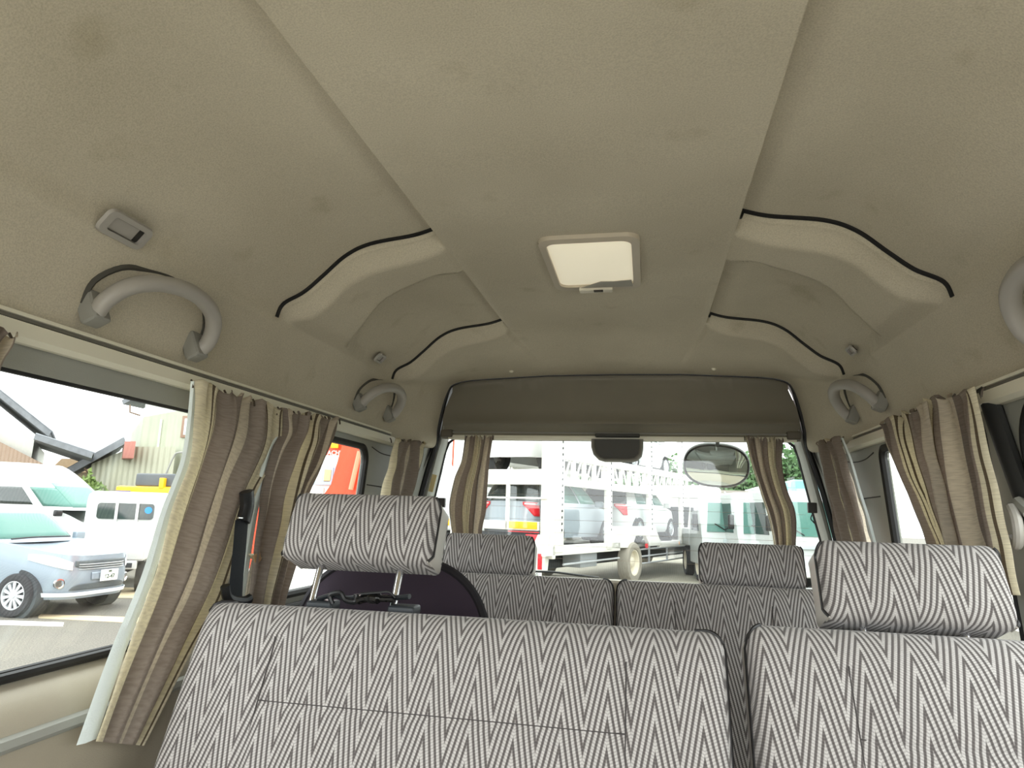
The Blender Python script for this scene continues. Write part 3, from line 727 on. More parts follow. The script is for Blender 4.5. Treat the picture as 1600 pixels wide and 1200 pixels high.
# tailgate bits
t = thing('brake_light_housing', 'dark grey trapezoid housing hanging at the top middle of the rear window', 'brake light housing', (0.018, 2.36, 1.90))
def trap(y, sc_, dz=0): return [(x*sc_, y, z*sc_+dz) for x, z in [(-.088, .02), (.092, .02), (.092, -.008), (.086, -.036), (.07, -.052), (.05, -.056), (-.044, -.056), (-.064, -.05), (-.08, -.034), (-.088, -.008)]]
g = [trap(.055, 1.0), trap(.0, 1.0), trap(-.010, .96), trap(-.012, .90), trap(-.009, .86)]
g = [r+[r[0]] for r in g]
MB().sheet(g).build('shell', mat('warm_grey_housing', '76736a', .55), t)
MB().add(trap(-.008, .875), [list(range(10))]).build('cover', mat('charcoal_housing_face', '4b4a46', .7), t, smooth=False)
MB().box((-.075, .0, .028), (.08, .03, .040), .005).build('mount', mat('dark_mount', '35342f', .6), t)
t = thing('rear_mirror', 'oval mirror mounted outside the top of the rear window', 'mirror', tuple(aY(1119, 728, 2.72)), (math.radians(26), math.radians(4), math.radians(-4))); t.scale = (.88, 1, 1)
def ov(sx, sz, y): return [(math.copysign(abs(math.cos(a))**.8, math.cos(a))*sx, y, math.copysign(abs(math.sin(a))**.85, math.sin(a))*sz) for a in [2*PI*k/40 for k in range(41)]]
MB().sheet([ov(.138, .088, .0), ov(.142, .092, .004), ov(.14, .09, .02), ov(.09, .055, .045), ov(.01, .01, .05)]).build('mirror_shell', mat('grey_mirror_shell', '6b6d69', .4), t)
MB().sheet([ov(.138, .088, .0), ov(.128, .080, -.001)]).build('mirror_rim', blackp, t)
MB().sheet([ov(.130, .081, -.0008)]+[ov(.130*f, .081*f, -.0008-.010*(1-f*f)) for f in (.8, .6, .4, .2, .01)]).build('mirror_glass', mat('mirror_glass', 'e6eeea', .03, metal=1), t)
MB().tube([(0, .03, .06), (0, -.05, .13), (0, -.16, .17)], .008, 8).build('mirror_arm', blackp, t)
t = thing('rear_wiper', 'thin black wiper resting along the bottom of the rear window', 'wiper')
MB().tube(catmull([aY(835, 893, 2.49), aY(865, 894, 2.49), aY(905, 899, 2.49), aY(936, 903, 2.49)], 4), .004, 6).build('wiper_blade', blackp, t)
for px, py, nm, sg in ((690, 785, 'left', 1), (1269, 793, 'right', -1)):
    t = thing('latch', 'small dark latch with a dangling wire on the %s side of the rear window frame' % nm, 'latch', tuple(aY(px, py, 2.40)))
    MB().box((-.014, -.008, -.018), (.014, .008, .016), .003).build('latch_body', mat('brown_black_latch', '2b2621', .5), t)
    MB().tube(catmull([(0.002, 0, -.016), (.006*sg, 0, -.035), (.0, 0, -.045), (-.012*sg, .01, -.055)], 4), .002, 6).build('wire', blackp, t)
t = thing('label_strip', 'yellowed paper strip stuck on the rear left pillar', 'label')
p = aY(676, 755, 2.395); MB().box((-.009, -.001, -.032), (.009, .001, .032), .0005, Matrix.Rotation(.2, 3, 'Y'), p).build('paper', mat('yellowed_paper', 'cfbd8a', .8), t)
#OUTSIDE
# ================================================================== OUTSIDE
white = mat('white_paint', 'c6c8c6', .3, spec=.5)
silver = mat('silver_blue_paint', '8f9ba6', .28, metal=.25)
dglass = mat('dark_vehicle_glass', '2c3534', .06, spec=.8)
tglass = mat('green_tinted_glass', '4f7a70', .12, spec=.4)
tyre = mat('tyre_rubber', '2f2f31', .8)
rimm = mat('silver_wheel', 'c9cccf', .35, metal=.5)
steelw = mat('cream_steel_wheel', 'd3cab6', .5)
redl = mat('red_tail_lamp', 'd3202c', .25)
amber = mat('amber_reflector', 'ffa800', .4)
clear = mat('clear_headlamp', 'e6ebee', .1)
under = mat('dark_underbody', '3a3d40', .8, var=.2)
orange = mat('orange_machine_paint', 'e8471f', .45, var=.08, vs=2)

def ground_material():
    m = bpy.data.materials.new('worn_asphalt'); m.use_nodes = True; n = m.node_tree.nodes; l = m.node_tree.links; b = n['Principled BSDF']
    t = n.new('ShaderNodeTexCoord'); z = n.new('ShaderNodeTexNoise'); z.inputs['Scale'].default_value = 60; z.inputs['Detail'].default_value = 8; l.new(t.outputs['Object'], z.inputs['Vector'])
    r = n.new('ShaderNodeValToRGB'); e = r.color_ramp.elements; e[0].position = .35; e[0].color = lin('57544e'); e[1].position = .68; e[1].color = lin('7d7a71')
    l.new(z.outputs['Fac'], r.inputs['Fac'])
    z2 = n.new('ShaderNodeTexNoise'); z2.inputs['Scale'].default_value = .35; z2.inputs['Detail'].default_value = 4; l.new(t.outputs['Object'], z2.inputs['Vector'])
    r2 = n.new('ShaderNodeValToRGB'); e = r2.color_ramp.elements; e[0].position = .35; e[0].color = (.85, .85, .84, 1); e[1].position = .65; e[1].color = (1.1, 1.08, 1.02, 1)
    l.new(z2.outputs['Fac'], r2.inputs['Fac'])
    x = n.new('ShaderNodeMixRGB'); x.blend_type = 'MULTIPLY'; x.inputs['Fac'].default_value = 1; l.new(r.outputs['Color'], x.inputs['Color1']); l.new(r2.outputs['Color'], x.inputs['Color2'])
    l.new(x.outputs['Color'], b.inputs['Base Color']); b.inputs['Roughness'].default_value = .9
    return m
g = MB().box((-70, -40, -.3), (60, 90, 0)).build('ground', ground_material(), smooth=False); tag(g, 'worn grey asphalt yard', kind='structure')
bounce = MB().box((-4, -30, .002), (6, -.8, .012)).build('ground', mat('pale_bounce_slab', 'c4beb0', .9, var=.08, vs=2), smooth=False); tag(bounce, 'unseen pale slab added in front of the van to bounce light inside', kind='structure')  # added out of view to bounce light up onto the headliner
def strip(name, label, cat, quad, m, h=.006):
    p = [aZ(x, y, 0) for x, y in quad]
    o = MB().add([(q.x, q.y, 0.001) for q in p]+[(q.x, q.y, h) for q in p], [[0, 1, 2, 3][::-1], [4, 5, 6, 7]]+[[i, (i+1) % 4, 4+(i+1) % 4, 4+i] for i in range(4)]).build(name, m, smooth=False)
    return tag(o, label, cat)
strip('parking_line', 'white painted parking line on the asphalt below the silver car', 'line', [(-60, 968), (100, 973), (98, 979), (-60, 975)], mat('white_road_paint', 'f1f1ec', .7, var=.05))
strip('drain_channel', 'tan concrete drain strip across the asphalt behind the silver car', 'drain', [(60, 960), (420, 972), (420, 985), (60, 966)], mat('tan_concrete', 'c9b795', .9, var=.15))
strip('concrete_slab', 'tan concrete slab on the ground under the kei truck', 'slab', [(185, 918), (420, 924), (420, 940), (170, 934)], mat('tan_concrete', 'c9b795', .9))
strip('concrete_apron', 'pale concrete yard behind the van under the car carrier', 'pavement', [(500, 1010), (1500, 1010), (1250, 872), (700, 872)], mat('pale_concrete_yard', '8d8879', .9, var=.1, vs=3), .004)

def wheel(parent, c, ax, r, wd, rim=None, spokes=10, steel=False, tm=None):
    """ax: outward axis"""
    c = Vector(c); a = Vector(ax).normalized()
    w = MB().lathe(c, a, [(r*.62, wd*.0), (r*.66, wd*.46), (r*.80, wd*.5), (r*.94, wd*.46), (r, wd*.30), (r, -wd*.5), (r*.6, -wd*.5)], 32).build('wheel', tm or tyre, parent)
    m = MB()
    if steel:
        m.lathe(c, a, [(r*.64, wd*.42), (r*.58, wd*.38), (r*.52, wd*.05), (r*.30, wd*.02), (r*.22, wd*.25), (r*.12, wd*.30), (.001, wd*.30)], 28)
    else:
        m.lathe(c, a, [(r*.67, wd*.44), (r*.63, wd*.46), (r*.58, wd*.30), (r*.57, wd*.1), (.001, wd*.08)], 28)
        u = a.orthogonal().normalized(); v = a.cross(u)
        for k in range(spokes):
            th = 2*PI*k/spokes; d = u*math.cos(th)+v*math.sin(th); e = a.cross(d)
            p = [c+a*wd*.40+d*r*.10-e*r*.05, c+a*wd*.40+d*r*.10+e*r*.05, c+a*wd*.36+d*r*.62+e*r*.085, c+a*wd*.36+d*r*.62-e*r*.085]
            m.add(p+[q-a*.02 for q in p], [[0, 1, 2, 3], [4, 5, 6, 7], [0, 1, 5, 4], [1, 2, 6, 5], [2, 3, 7, 6], [3, 0, 4, 7]])
        m.lathe(c, a, [(r*.13, wd*.38), (r*.12, wd*.46), (.001, wd*.47)], 16)
    m.build('rim', steelw if steel else rimm, w); return w

def lettering(name, body, size, loc, rot, m, parent, ax='CENTER', ay='CENTER'):
    cu = bpy.data.curves.new(name, 'FONT'); cu.body = body; cu.size = size; cu.align_x = ax; cu.align_y = ay; cu.extrude = .001; cu.offset = .002
    q = bpy.data.objects.new(name, cu); COL.objects.link(q); dg = bpy.context.evaluated_depsgraph_get()
    me = bpy.data.meshes.new_from_object(q.evaluated_get(dg)); bpy.data.objects.remove(q); me.materials.clear(); me.materials.append(m)
    o = bpy.data.objects.new(name, me); COL.objects.link(o); o.parent = parent; o.location = loc; o.rotation_euler = rot; return o
class Car:
    """local frame: +x forward, y left, z up; origin on the ground at the middle"""
    def __init__(s, name, label, cat, loc, heading, L, Wd, H, paint, belt, sill=.24, nose_z=.68, tail_z=None, ws=(.62, .30), rs=(-.95, -.80), pw=5, topw=.80, roof_p=6, group=None, scale=1, hood_drop=.12, npow=1.5):
        s.npow = npow
        s.t = thing(name, label, cat, loc, (0, 0, heading), group); s.t.scale = (scale,)*3
        s.L, s.W, s.H, s.belt, s.sill, s.pw, s.paint = L, Wd, H, belt, sill, pw, paint
        s.nose_z = nose_z; s.tail_z = tail_z or belt; s.ws = ws; s.rs = rs; s.topw = topw; s.rp = roof_p; s.hood_drop = hood_drop
        N = 96; s.N = N
        ths = [2*PI*k/N for k in range(N)]
        rows = [[s.tub(th, v) for th in ths+[0]] for v in [k/10 for k in range(11)]]
        # cap
        for f in (.97, .85, .6, .3, .01):
            row = []
            for th in ths+[0]:
                p = s.tub(th, 1); row.append(Vector((p.x*(f if f > .5 else f), p.y*f, p.z*f+s.capz(p.x*f)*(1-f)+.02*(1-f))))
            rows.append(row)
        m = MB().sheet(rows)
        rows = [[s.gh(th, h) for th in ths+[0]] for h in [0, .15, .3, .45, .6, .75, .88, 1]]
        for f in (.985, .9, .6, .3, .01):
            top = [s.gh(th, 1) for th in ths+[0]]; cx = (s.ghx(1)[0]+s.ghx(1)[1])/2
            rows.append([Vector((cx+(p.x-cx)*f, p.y*f, p.z+.035*(1-f*f)+.004)) for p in top])
        m.sheet(rows)
        s.body = m.build('body', paint, s.t, deg=50)
    def capz(s, x):
        u = x/(s.L/2); return s.belt if abs(u) < .3 else s.tub(0 if x > 0 else PI, 1).z*.3+s.belt*.7
    def tub(s, th, v, off=0):
        c, n = math.cos(th), math.sin(th); p = s.pw; lx = s.L/2; ly = s.W/2
        bul = 1-.045*(abs(v-.55)/.55)**2.2
        if v < .12: bul -= .02*(1-v/.12)
        x = math.copysign(abs(c)**(2/p), c)*(lx*(1-.05*max(0, v-.45)*(1 if c > 0 else .4)-.02*(1-v))+off)
        y = math.copysign(abs(n)**(2/p), n)*(ly*bul+off)
        fx = x/lx; top = s.belt
        if fx > .3: top = s.belt+(s.nose_z-s.belt)*((fx-.3)/.7)**s.npow
        if fx < -.3: top = s.belt+(s.tail_z-s.belt)*((-fx-.3)/.7)**2
        return Vector((x, y, s.sill+(top-s.sill)*v))
    def ghx(s, h):
        lx = s.L/2; return (s.ws[0]+(s.ws[1]-s.ws[0])*h)*lx, (s.rs[0]+(s.rs[1]-s.rs[0])*h)*lx
    def gh(s, th, h, off=0):
        a, b = s.ghx(h); cx = (a+b)/2; lx = (a-b)/2+off; ly = s.W/2*(.965-(.965-s.topw)*h**1.15)+off
        c, n = math.cos(th), math.sin(th); p = s.rp
        zb = s.belt-.03
        if s.nose_z < s.belt-.05 and c > 0: zb -= .0
        z = zb+(s.H-.035-zb)*(1-(1-h)**1.25 if h < 1 else 1)
        return Vector((cx+math.copysign(abs(c)**(2/p), c)*lx, math.copysign(abs(n)**(2/p), n)*ly, z))
    def patch(s, name, m, fn, a0, a1, v0, v1, off=.006, n=14, k=6, parent=None, trim_=None, label=None):
        """fn 'tub'/'gh'; a0..a1 angles; v0,v1 numbers or functions of 0..1"""
        f = getattr(s, fn); g = []
        for j in range(k+1):
            row = []
            for i in range(n+1):
                u = i/n; lo = v0(u) if callable(v0) else v0; hi = v1(u) if callable(v1) else v1
                row.append(f(a0+(a1-a0)*u, lo+(hi-lo)*j/k, off))
            g.append(row)
        o = MB().sheet(g).build(name, m, parent or s.t)
        md = o.modifiers.new('thick', 'SOLIDIFY'); md.thickness = .008; md.offset = -1
        if label: o['label'] = label
        return o
    def sx(s, x, fn='gh', h=.5):      # angle on the left side (+y) for a given x
        if fn == 'gh': a, b = s.ghx(h); u = (x-(a+b)/2)/((a-b)/2); p = s.rp
        else: u = x/(s.L/2); p = s.pw
        u = max(-.999, min(.999, u)); return math.acos(math.copysign(abs(u)**(p/2), u))
    def fy(s, y, fn='tub'):           # angle on the front for a given y
        p = s.pw if fn == 'tub' else s.rp; u = max(-.999, min(.999, y/(s.W/2*(1 if fn == 'tub' else .9))))
        return math.copysign(math.asin(abs(u)**(p/2)), u)
    def side_glass(s, spans, m, h0=.12, h1=.86, sides=(-1, 1), fn='gh', names='side_window'):
        for sd in sides:
            for x0, x1 in spans: s.patch(names, m, fn, sd*s.sx(x1, fn), sd*s.sx(x0, fn), h0, h1, n=10)
    def front_glass(s, m, w=.80, h0=.1, h1=.9): y = s.W/2*w*.9; s.patch('windscreen', m, 'gh', s.fy(-y, 'gh'), s.fy(y, 'gh'), h0, h1, n=16)
    def rear_glass(s, m, w=.8, h0=.15, h1=.86): y = s.W/2*w*.9; s.patch('rear_window', m, 'gh', PI-s.fy(y, 'gh'), PI+s.fy(y, 'gh'), h0, h1, n=16)
    def wheels(s, xf, xr, r, wd=.19, sides=(-1, 1), spokes=10, arch=True, steel=False):
        for x in (xf, xr):
            for sd in sides:
                yb = s.W/2*.955
                if arch: MB().lathe((x, sd*(yb-.25), r), (0, sd, 0), [(r*1.17, 0), (r*1.17, .250), (r*1.08, .254), (.01, .252)], 36).build('wheel_arch', under, s.t)
                wheel(s.t, (x, sd*(yb-wd*.5+.06), r), (0, sd, 0), r, wd, spokes=spokes, steel=steel)
    def mirror(s, x, z, sides=(-1, 1), m=None):
        for sd in sides:
            MB().box((-.05, -.10, -.07), (.05, .10, .07), .04, Matrix.Rotation(0, 3, 'X'), (x, sd*(s.W/2+.09), z)).build('door_mirror', m or s.paint, s.t)
    def plate(s, c, w=.33, h=.165, front=True, txt=None, tilt=0):
        o = MB().box((-.008, -w/2, -h/2), (.008, w/2, h/2), .004, None)
        o.v = [v+Vector(c) for v in o.v]; pl_ = o.build('number_plate', mat('white_plate', 'f2f2ee', .5), s.t)
        if txt:
            for tx, sz, dz in txt:
                sg = 1 if front else -1
                lettering('plate_text', tx, sz, Vector(c)+Vector((sg*.010, 0, dz)), (PI/2, 0, PI/2*sg), mat('green_plate_print', '3f5a4a', .6), pl_)
        return pl_

# ---- silver hatchback, its nose towards the right
c = Car('car', 'silver-blue hatchback parked nose-right in front of the white high-roof van', 'car', (-9.78, 9.12, 0), 0, 3.66, 1.68, 1.52, silver, 1.02, nose_z=.83, ws=(.36, .0), rs=(-.92, -.78), pw=4.2, topw=.70)
c.side_glass([(-1.2, -.5), (-.42, .2)], tglass); c.front_glass(tglass); c.rear_glass(dglass); c.wheels(1.16, -1.2, .30, spokes=11)
c.mirror(.42, 1.06)
hy = .62
c.patch('grille', mat('dark_grille', '4c5458', .4), 'tub', c.fy(-.47), c.fy(.47), lambda u: .68+.08*abs(2*u-1)**2, lambda u: .90-.02*abs(2*u-1), off=.012, n=20)
for k in range(3):
    z = .53+k*.035; MB().tube([c.tub(c.fy(y), .69+.055*k, .018) for y in [-.42+.84*i/12 for i in range(13)]], .006, 5).build('grille_bar', rimm, c.t)
for sd in (-1, 1):
    a0, a1 = (c.fy(.50), c.sx(1.28, 'tub')); 
    c.patch('headlamp', clear, 'tub', sd*a0, sd*a1, lambda u: .66+.12*u, lambda u: .84+.10*math.sin(u*2.6), off=.014, n=14)
    f = c.tub(sd*c.fy(.62), .36, .01); MB().lathe(f, Vector((1, sd*.4, 0)), [(.075, -.01), (.07, .012), (.055, .014), (.05, .0), (.0, .0)], 20).build('fog_lamp', chrome, c.t)
c.patch('lower_grille', mat('dark_grille', '4c5458', .4), 'tub', c.fy(-.52), c.fy(.52), lambda u: .20, lambda u: .20+.15*(1-abs(2*u-1)**4), off=.012, n=16)
c.patch('bumper_lip', mat('pale_bumper_lip', 'd5dbe0', .3), 'tub', c.sx(1.3, 'tub')*-1, c.sx(1.3, 'tub'), .06, .15, off=.03, n=40)
c.patch('number_plate_recess', silver, 'tub', c.fy(-.2), c.fy(.2), .42, .60, off=.016, n=6)
pf = c.tub(0.0001, .5, .03)
c.plate((pf.x+.01, .1, .54), txt=[('62-47', .085, -.02), ('500', .04, .055)])
MB().tube(catmull([(.72, -.6, 1.05), (.76, -.2, 1.07), (.76, .4, 1.065)], 5), .012, 6).build('wiper', blackp, c.t)

# ---- white high-roof van behind it
c = Car('van', 'white high-roof van parked behind the silver hatchback', 'van', (-15.2, 14.45, 0), 0, 5.0, 1.75, 2.52, white, 1.42, nose_z=1.0, ws=(.84, .16), npow=4, rs=(-.99, -.965), pw=6, topw=.84, roof_p=6)
c.side_glass([(-2.2, -.95), (-.85, .52)], dglass, .08, .40); c.side_glass([(.72, 1.35)], tglass, .06, .40); c.front_glass(tglass, .7, .05, .5); c.wheels(1.75, -1.6, .33, spokes=8, steel=True)
c.mirror(1.95, 1.32, m=blackp)
MB().tube([c.tub(-c.sx(x, 'tub'), .80, .006) for x in (-2.2, -1, 0, 1, 1.6)], .006, 5).build('side_moulding', mat('grey_moulding', 'b8bcbc', .5), c.t)

# ---- white kei truck seen from behind-right
T = thing('kei_truck', 'white mini pickup truck seen from behind with a rack on its cab', 'truck', (-9.45, 10.6, 0), (0, 0, math.radians(120)))
Wt = .735
cabp = [(1.95, .62), (1.95, 1.05), (1.98, 1.66), (2.06, 1.80), (2.25, 1.84), (2.75, 1.84), (2.93, 1.76), (3.28, 1.05), (3.34, .60), (3.30, .35), (1.95, .35)]
def shell(poly, y0, y1, rnd): 
    m = MB(); n_ = len(poly); cx = sum(p[0] for p in poly)/n_; cz = sum(p[1] for p in poly)/n_
    rows = []
    for yy, f in ((y0, .93), (y0+rnd*.3, .975), (y0+rnd, 1), (y1-rnd, 1), (y1-rnd*.3, .975), (y1, .93)): rows.append([(cx+(p[0]-cx)*f, yy, cz+(p[1]-cz)*f) for p in poly]+[(cx+(poly[0][0]-cx)*f, yy, cz+(poly[0][1]-cz)*f)])
    m.sheet(rows); m.add(rows[0][:-1], [list(range(n_))[::-1]]); m.add(rows[-1][:-1], [list(range(n_))]); return m
cb = shell(cabp, -Wt, Wt, .10).build('cab', white, T, deg=40)
MB().prism(rrect(-.52, .52, 1.28, 1.60, .06), 'x', 1.925, 1.965).build('rear_window', dglass, T, smooth=False)
o = MB().cyl((1.915, -.42, 1.47), (1, 0, 0), .07, .012).build('sticker', mat('blue_round_sticker', '2f86c8', .5), T); o['label'] = 'round blue sticker'
for y in (-.22, .16): MB().box((1.87, y-.026, 1.22), (1.915, y+.026, 1.76), .006).build('guard_bar', white, T)
MB().tube(catmull([(1.88, -.66, .95), (1.88, -.66, 1.55), (1.88, -.58, 1.76), (1.88, 0, 1.79), (1.88, .58, 1.76), (1.88, .66, 1.55), (1.88, .66, .95)], 4), .022, 8).build('rack_hoop', white, T)
for sd in (-1, 1):
    o = MB().prism([(2.30, 1.10), (2.36, 1.56), (2.80, 1.56), (3.08, 1.10)], 'y', sd*(Wt-.02), sd*(Wt+.006)).build('door_window', tglass, T, smooth=False)
    MB().box((2.36, sd*(Wt+.002)-.008, .93), (2.50, sd*(Wt+.002)+.008, .965), .006).build('door_handle', blackp, T)
MB().box((0, -Wt, .60), (1.90, Wt, .66)).build('bed_floor', white, T, smooth=False)
for sd in (-1, 1): MB().box((0, sd*Wt-.018, .62), (1.88, sd*Wt+.018, .93), .008).build('bed_side', white, T)
MB().box((-.02, -Wt, .62), (.02, Wt, .93), .008).build('tailgate', white, T)
MB().box((.1, -.45, .36), (3.0, .45, .60), .01).build('chassis', under, T)
for sd in (-1, 1):
    o = MB().box((-.02, sd*.50-.15, .45), (.06, sd*.50+.15, .60), .02).build('lamp_bracket', white, T)
    MB().box((-.03, sd*.50-.08, .48), (-.018, sd*.50+.08, .56), .004).build('tail_lamp', under, o)
for x in (.62, 2.75):
    for sd in (-1, 1): wheel(T, (x, sd*.66, .27), (0, sd, 0), .27, .15, steel=True)

# ---- yellow excavator
T = thing('yellow_excavator', 'yellow excavator body with black engine cover and hoop behind the kei truck', 'excavator', (-13.0, 16.6, 0))
yel = mat('yellow_machine_paint', 'f5b51c', .4)
MB().box((-1.05, -.6, 1.55), (1.6, .6, 2.05), .08).build('engine_housing', yel, T)
MB().box((-.55, -.5, 2.05), (1.6, .5, 2.40), .07).build('engine_cover', mat('charcoal_engine_cover', '54585c', .6), T)
MB().box((.30, -.62, 2.0), (.44, -.5, 2.28), .02).build('hinge_block', yel, T)
for k in range(3): MB().box((-1.0, -.612, 1.70+k*.09), (-.55, -.598, 1.74+k*.09), .003).build('louvre', mat('purple_grey_louvre', '6f6390', .6), T)
MB().tube(catmull([(.05, -.1, 2.35), (.25, -.1, 2.90), (.38, -.1, 3.0), (.60, -.1, 3.0), (.72, -.1, 2.90), (.98, -.1, 2.35)], 4), .025, 8).build('hoop_rail', gripd, T)
MB().box((-1.2, -.9, 0), (1.5, -.5, .75), .25).build('track', blackp, T); MB().box((-1.2, .5, 0), (1.5, .9, .75), .25).build('track', blackp, T)
MB().cyl((.1, 0, 1.15), (0, 0, 1), .5, .85).build('turntable', under, T)

# ---- houses on the left
def corr_mat(name, c, per, ax='X'):
    if name in MATS: return MATS[name]
    m = mat(name, c, .6, var=.06, vs=1); n = m.node_tree.nodes; l = m.node_tree.links; t = n.new('ShaderNodeTexCoord'); w = n.new('ShaderNodeTexWave'); w.inputs['Scale'].default_value = per
    w.bands_direction = ax; l.new(t.outputs['Object'], w.inputs['Vector']); u = n.new('ShaderNodeBump'); u.inputs['Strength'].default_value = .8; u.inputs['Distance'].default_value = .05
    l.new(w.outputs['Fac'], u.inputs['Height']); l.new(u.outputs['Normal'], n['Principled BSDF'].inputs['Normal']); return m
tile = mat('grey_roof_tiles', '73767a', .6, var=.25, vs=3, bump=.8, bs=12)
def roof_slab(name, parent, y0, y1, a, b, th=.16, m=None):
    """sloping slab between eave point a and ridge point b (x,z), with round tile rows"""
    ax_, az = a; bx, bz = b; d = Vector((bx-ax_, 0, bz-az)); ln = d.length; d.normalize(); nn = Vector((-d.z, 0, d.x)); nn = nn if nn.z > 0 else -nn
    mb_ = MB(); A = Vector((ax_, 0, az)); 
    v = []
    for yy in (y0, y1): v += [A+Vector((0, yy, 0)), A+d*ln+Vector((0, yy, 0)), A+d*ln+nn*th+Vector((0, yy, 0)), A+nn*th+Vector((0, yy, 0))]
    mb_.add(v, [[0, 1, 2, 3], [7, 6, 5, 4], [0, 4, 5, 1], [1, 5, 6, 2], [2, 6, 7, 3], [3, 7, 4, 0]])
    k = y0+.15
    while k < y1: mb_.tube([A+nn*th+Vector((0, k, 0))-d*.05, A+nn*th+d*ln+Vector((0, k, 0))], .07, 6); k += .33
    return mb_.build(name, m or tile, parent)
def B2(px, py, Y): p = aY(px, py, Y); return (p.x, p.z)
YH = 23.0
def skew(o, y0, k):       # the buildings stand turned away from the van
    for v in o.data.vertices: v.co.x -= (v.co.y-y0)*k if v.co.y > y0 else 0
T = thing('house', 'house with white gable, brown corrugated lower wall and grey tiled roofs at far left', 'house')
e1 = B2(104, 682, YH-.5); r1 = B2(-40, 568, YH-.5)
slope = (r1[1]-e1[1])/(r1[0]-e1[0])
roof_slab('upper_roof', T, YH-.5, YH+7, e1, (e1[0]-6.5, e1[1]-6.5*slope), .22)
wx1 = B2(95, 700, YH)[0]
MB().prism([(wx1, 0), (wx1, e1[1]-.1), (wx1-5.5, e1[1]-.1-5.5*slope), (wx1-8, e1[1]-.1-5.5*slope), (wx1-8, 0)], 'y', YH, YH+7).build('gable_wall', mat('white_plaster', 'bdbdb6', .8, var=.05), T, smooth=False)
xb = B2(98, 720, YH-.6)[0]; zt1 = B2(98, 727, YH-.6)[1]; zt0 = B2(0, 678, YH-.6)[1]; xl = B2(0, 678, YH-.6)[0]
MB().prism([(xb, 0), (xb, zt1), (xl, zt0), (xl-4, zt0+(zt0-zt1)/(xb-xl)*4), (xl-4, 0)], 'y', YH-.6, YH-.02).build('corrugated_wall', corr_mat('brown_corrugated', '947d69', 1.6), T, smooth=False)
e2 = B2(143, 716, YH-1.4); r2 = B2(52, 686, YH-1.4)
roof_slab('lower_roof', T, YH-1.4, YH+3, e2, r2, .2)
MB().tube([(xb+.1, YH-.7, zt1), (xb+.1, YH-.7, .1)], .05, 6).build('downpipe', mat('brown_pipe', '6e5a4a', .6), T)
YS = 24.0
T = thing('shed', 'low shed with dark tiled roof and cream wall in the middle of the left window', 'shed')
e3 = B2(124, 744, YS); r3 = B2(215, 694, YS)
roof_slab('tiled_roof', T, YS-.4, YS+4, e3, r3, .25)
xs = B2(158, 750, YS)[0]; xe = B2(224, 720, YS)[0]
sl3 = (r3[1]-e3[1])/(r3[0]-e3[0])
MB().prism([(xs, 0), (xs, e3[1]+sl3*(xs-e3[0])-.05), (xe, r3[1]-.1), (xe+2, r3[1]-.1), (xe+2, 0)], 'y', YS, YS+4).build('shed_wall', corr_mat('cream_siding', 'a9a995', 1.2), T, smooth=False)
p0 = B2(209, 695, YS-.1); p1 = B2(223, 718, YS-.1)
MB().box((p0[0], YS-.6, p1[1]), (p1[0], YS+.5, p0[1]+.1), .02).build('ridge_end', mat('brick_red_box', 'a56a5f', .7), T)
MB().tube([(xs-.3, YS-.3, e3[1]+.3), (xs-.05, YS-.1, e3[1]+.1), (xs, YS-.1, 0)], .05, 6).build('downpipe', mat('brown_pipe', '6e5a4a', .6), T)
YC = 25.0
T = thing('building', 'tall cream sided building with a small window beside the long curtain', 'building')
q0 = B2(224, 652, YC); q1 = B2(330, 632, YC)
MB().prism([(q0[0], 0), (q0[0], q0[1]), (q1[0], q1[1]), (q1[0]+5, q1[1]), (q1[0]+5, 0)], 'y', YC, YC+6).build('sided_wall', corr_mat('cream_siding_tall', 'a7aa98', .8), T, smooth=False)
w0 = B2(283, 684, YC); w1 = B2(310, 650, YC)
o = MB().box((w0[0], YC-.08, w0[1]), (w1[0], YC+.02, w1[1]), .02).build('window_frame', mat('brown_window_frame', '8a6d5a', .5), T)
MB().box((w0[0]+.15, YC-.10, w0[1]+.12), (w1[0]-.15, YC-.06, w1[1]-.12)).build('pane', mat('pale_curtained_pane', 'c7d0cf', .2), o, smooth=False)
MB().tube([(B2(248, 700, YC)[0], YC-.05, 0), (B2(248, 700, YC)[0], YC-.05, q0[1]-.1)], .05, 6).build('downpipe', mat('cream_pipe', 'c9ccb9', .6), T)
for nm_, y_ in (('house', YH-1.4), ('shed', YS-.6), ('building', YC)):
    for o_ in COL.objects[nm_].children_recursive: skew(o_, y_, .95)
YR2 = 27.0
T = thing('house', 'white gable with dark tiled eave rising above the cream building', 'house')
e4 = B2(202, 634, YR2); r4 = B2(300, 560, YR2)
roof_slab('tiled_roof', T, YR2-.4, YR2+.9, e4, (e4[0]+.85, e4[1]+.42), .22)
MB().tube([(e4[0]+.3, YR2-.3, e4[1]), (e4[0]+.35, YR2-.3, e4[1]-.35), (e4[0]+.9, YR2-.3, e4[1]-.5)], .04, 6).build('gutter', mat('brown_pipe', '6e5a4a', .6), T)
MB().prism([(B2(226, 640, YR2)[0], 0), (B2(226, 640, YR2)[0], B2(226, 622, YR2)[1]), (B2(226, 640, YR2)[0]+6, B2(226, 622, YR2)[1]+.4), (B2(226, 640, YR2)[0]+6, 0)], 'y', YR2, YR2+6).build('white_wall', mat('white_plaster', 'bdbdb6', .8), T, smooth=False)
YD = 34.0
T = thing('house', 'distant low house with brown roof between the two tiled roofs', 'house')
a_ = B2(88, 740, YD); b_ = B2(172, 738, YD)
MB().prism([(a_[0], 0), (a_[0], a_[1]), (b_[0], b_[1]), (b_[0], 0)], 'y', YD, YD+5).build('wall', mat('tan_wall', '9d917a', .8), T, smooth=False)
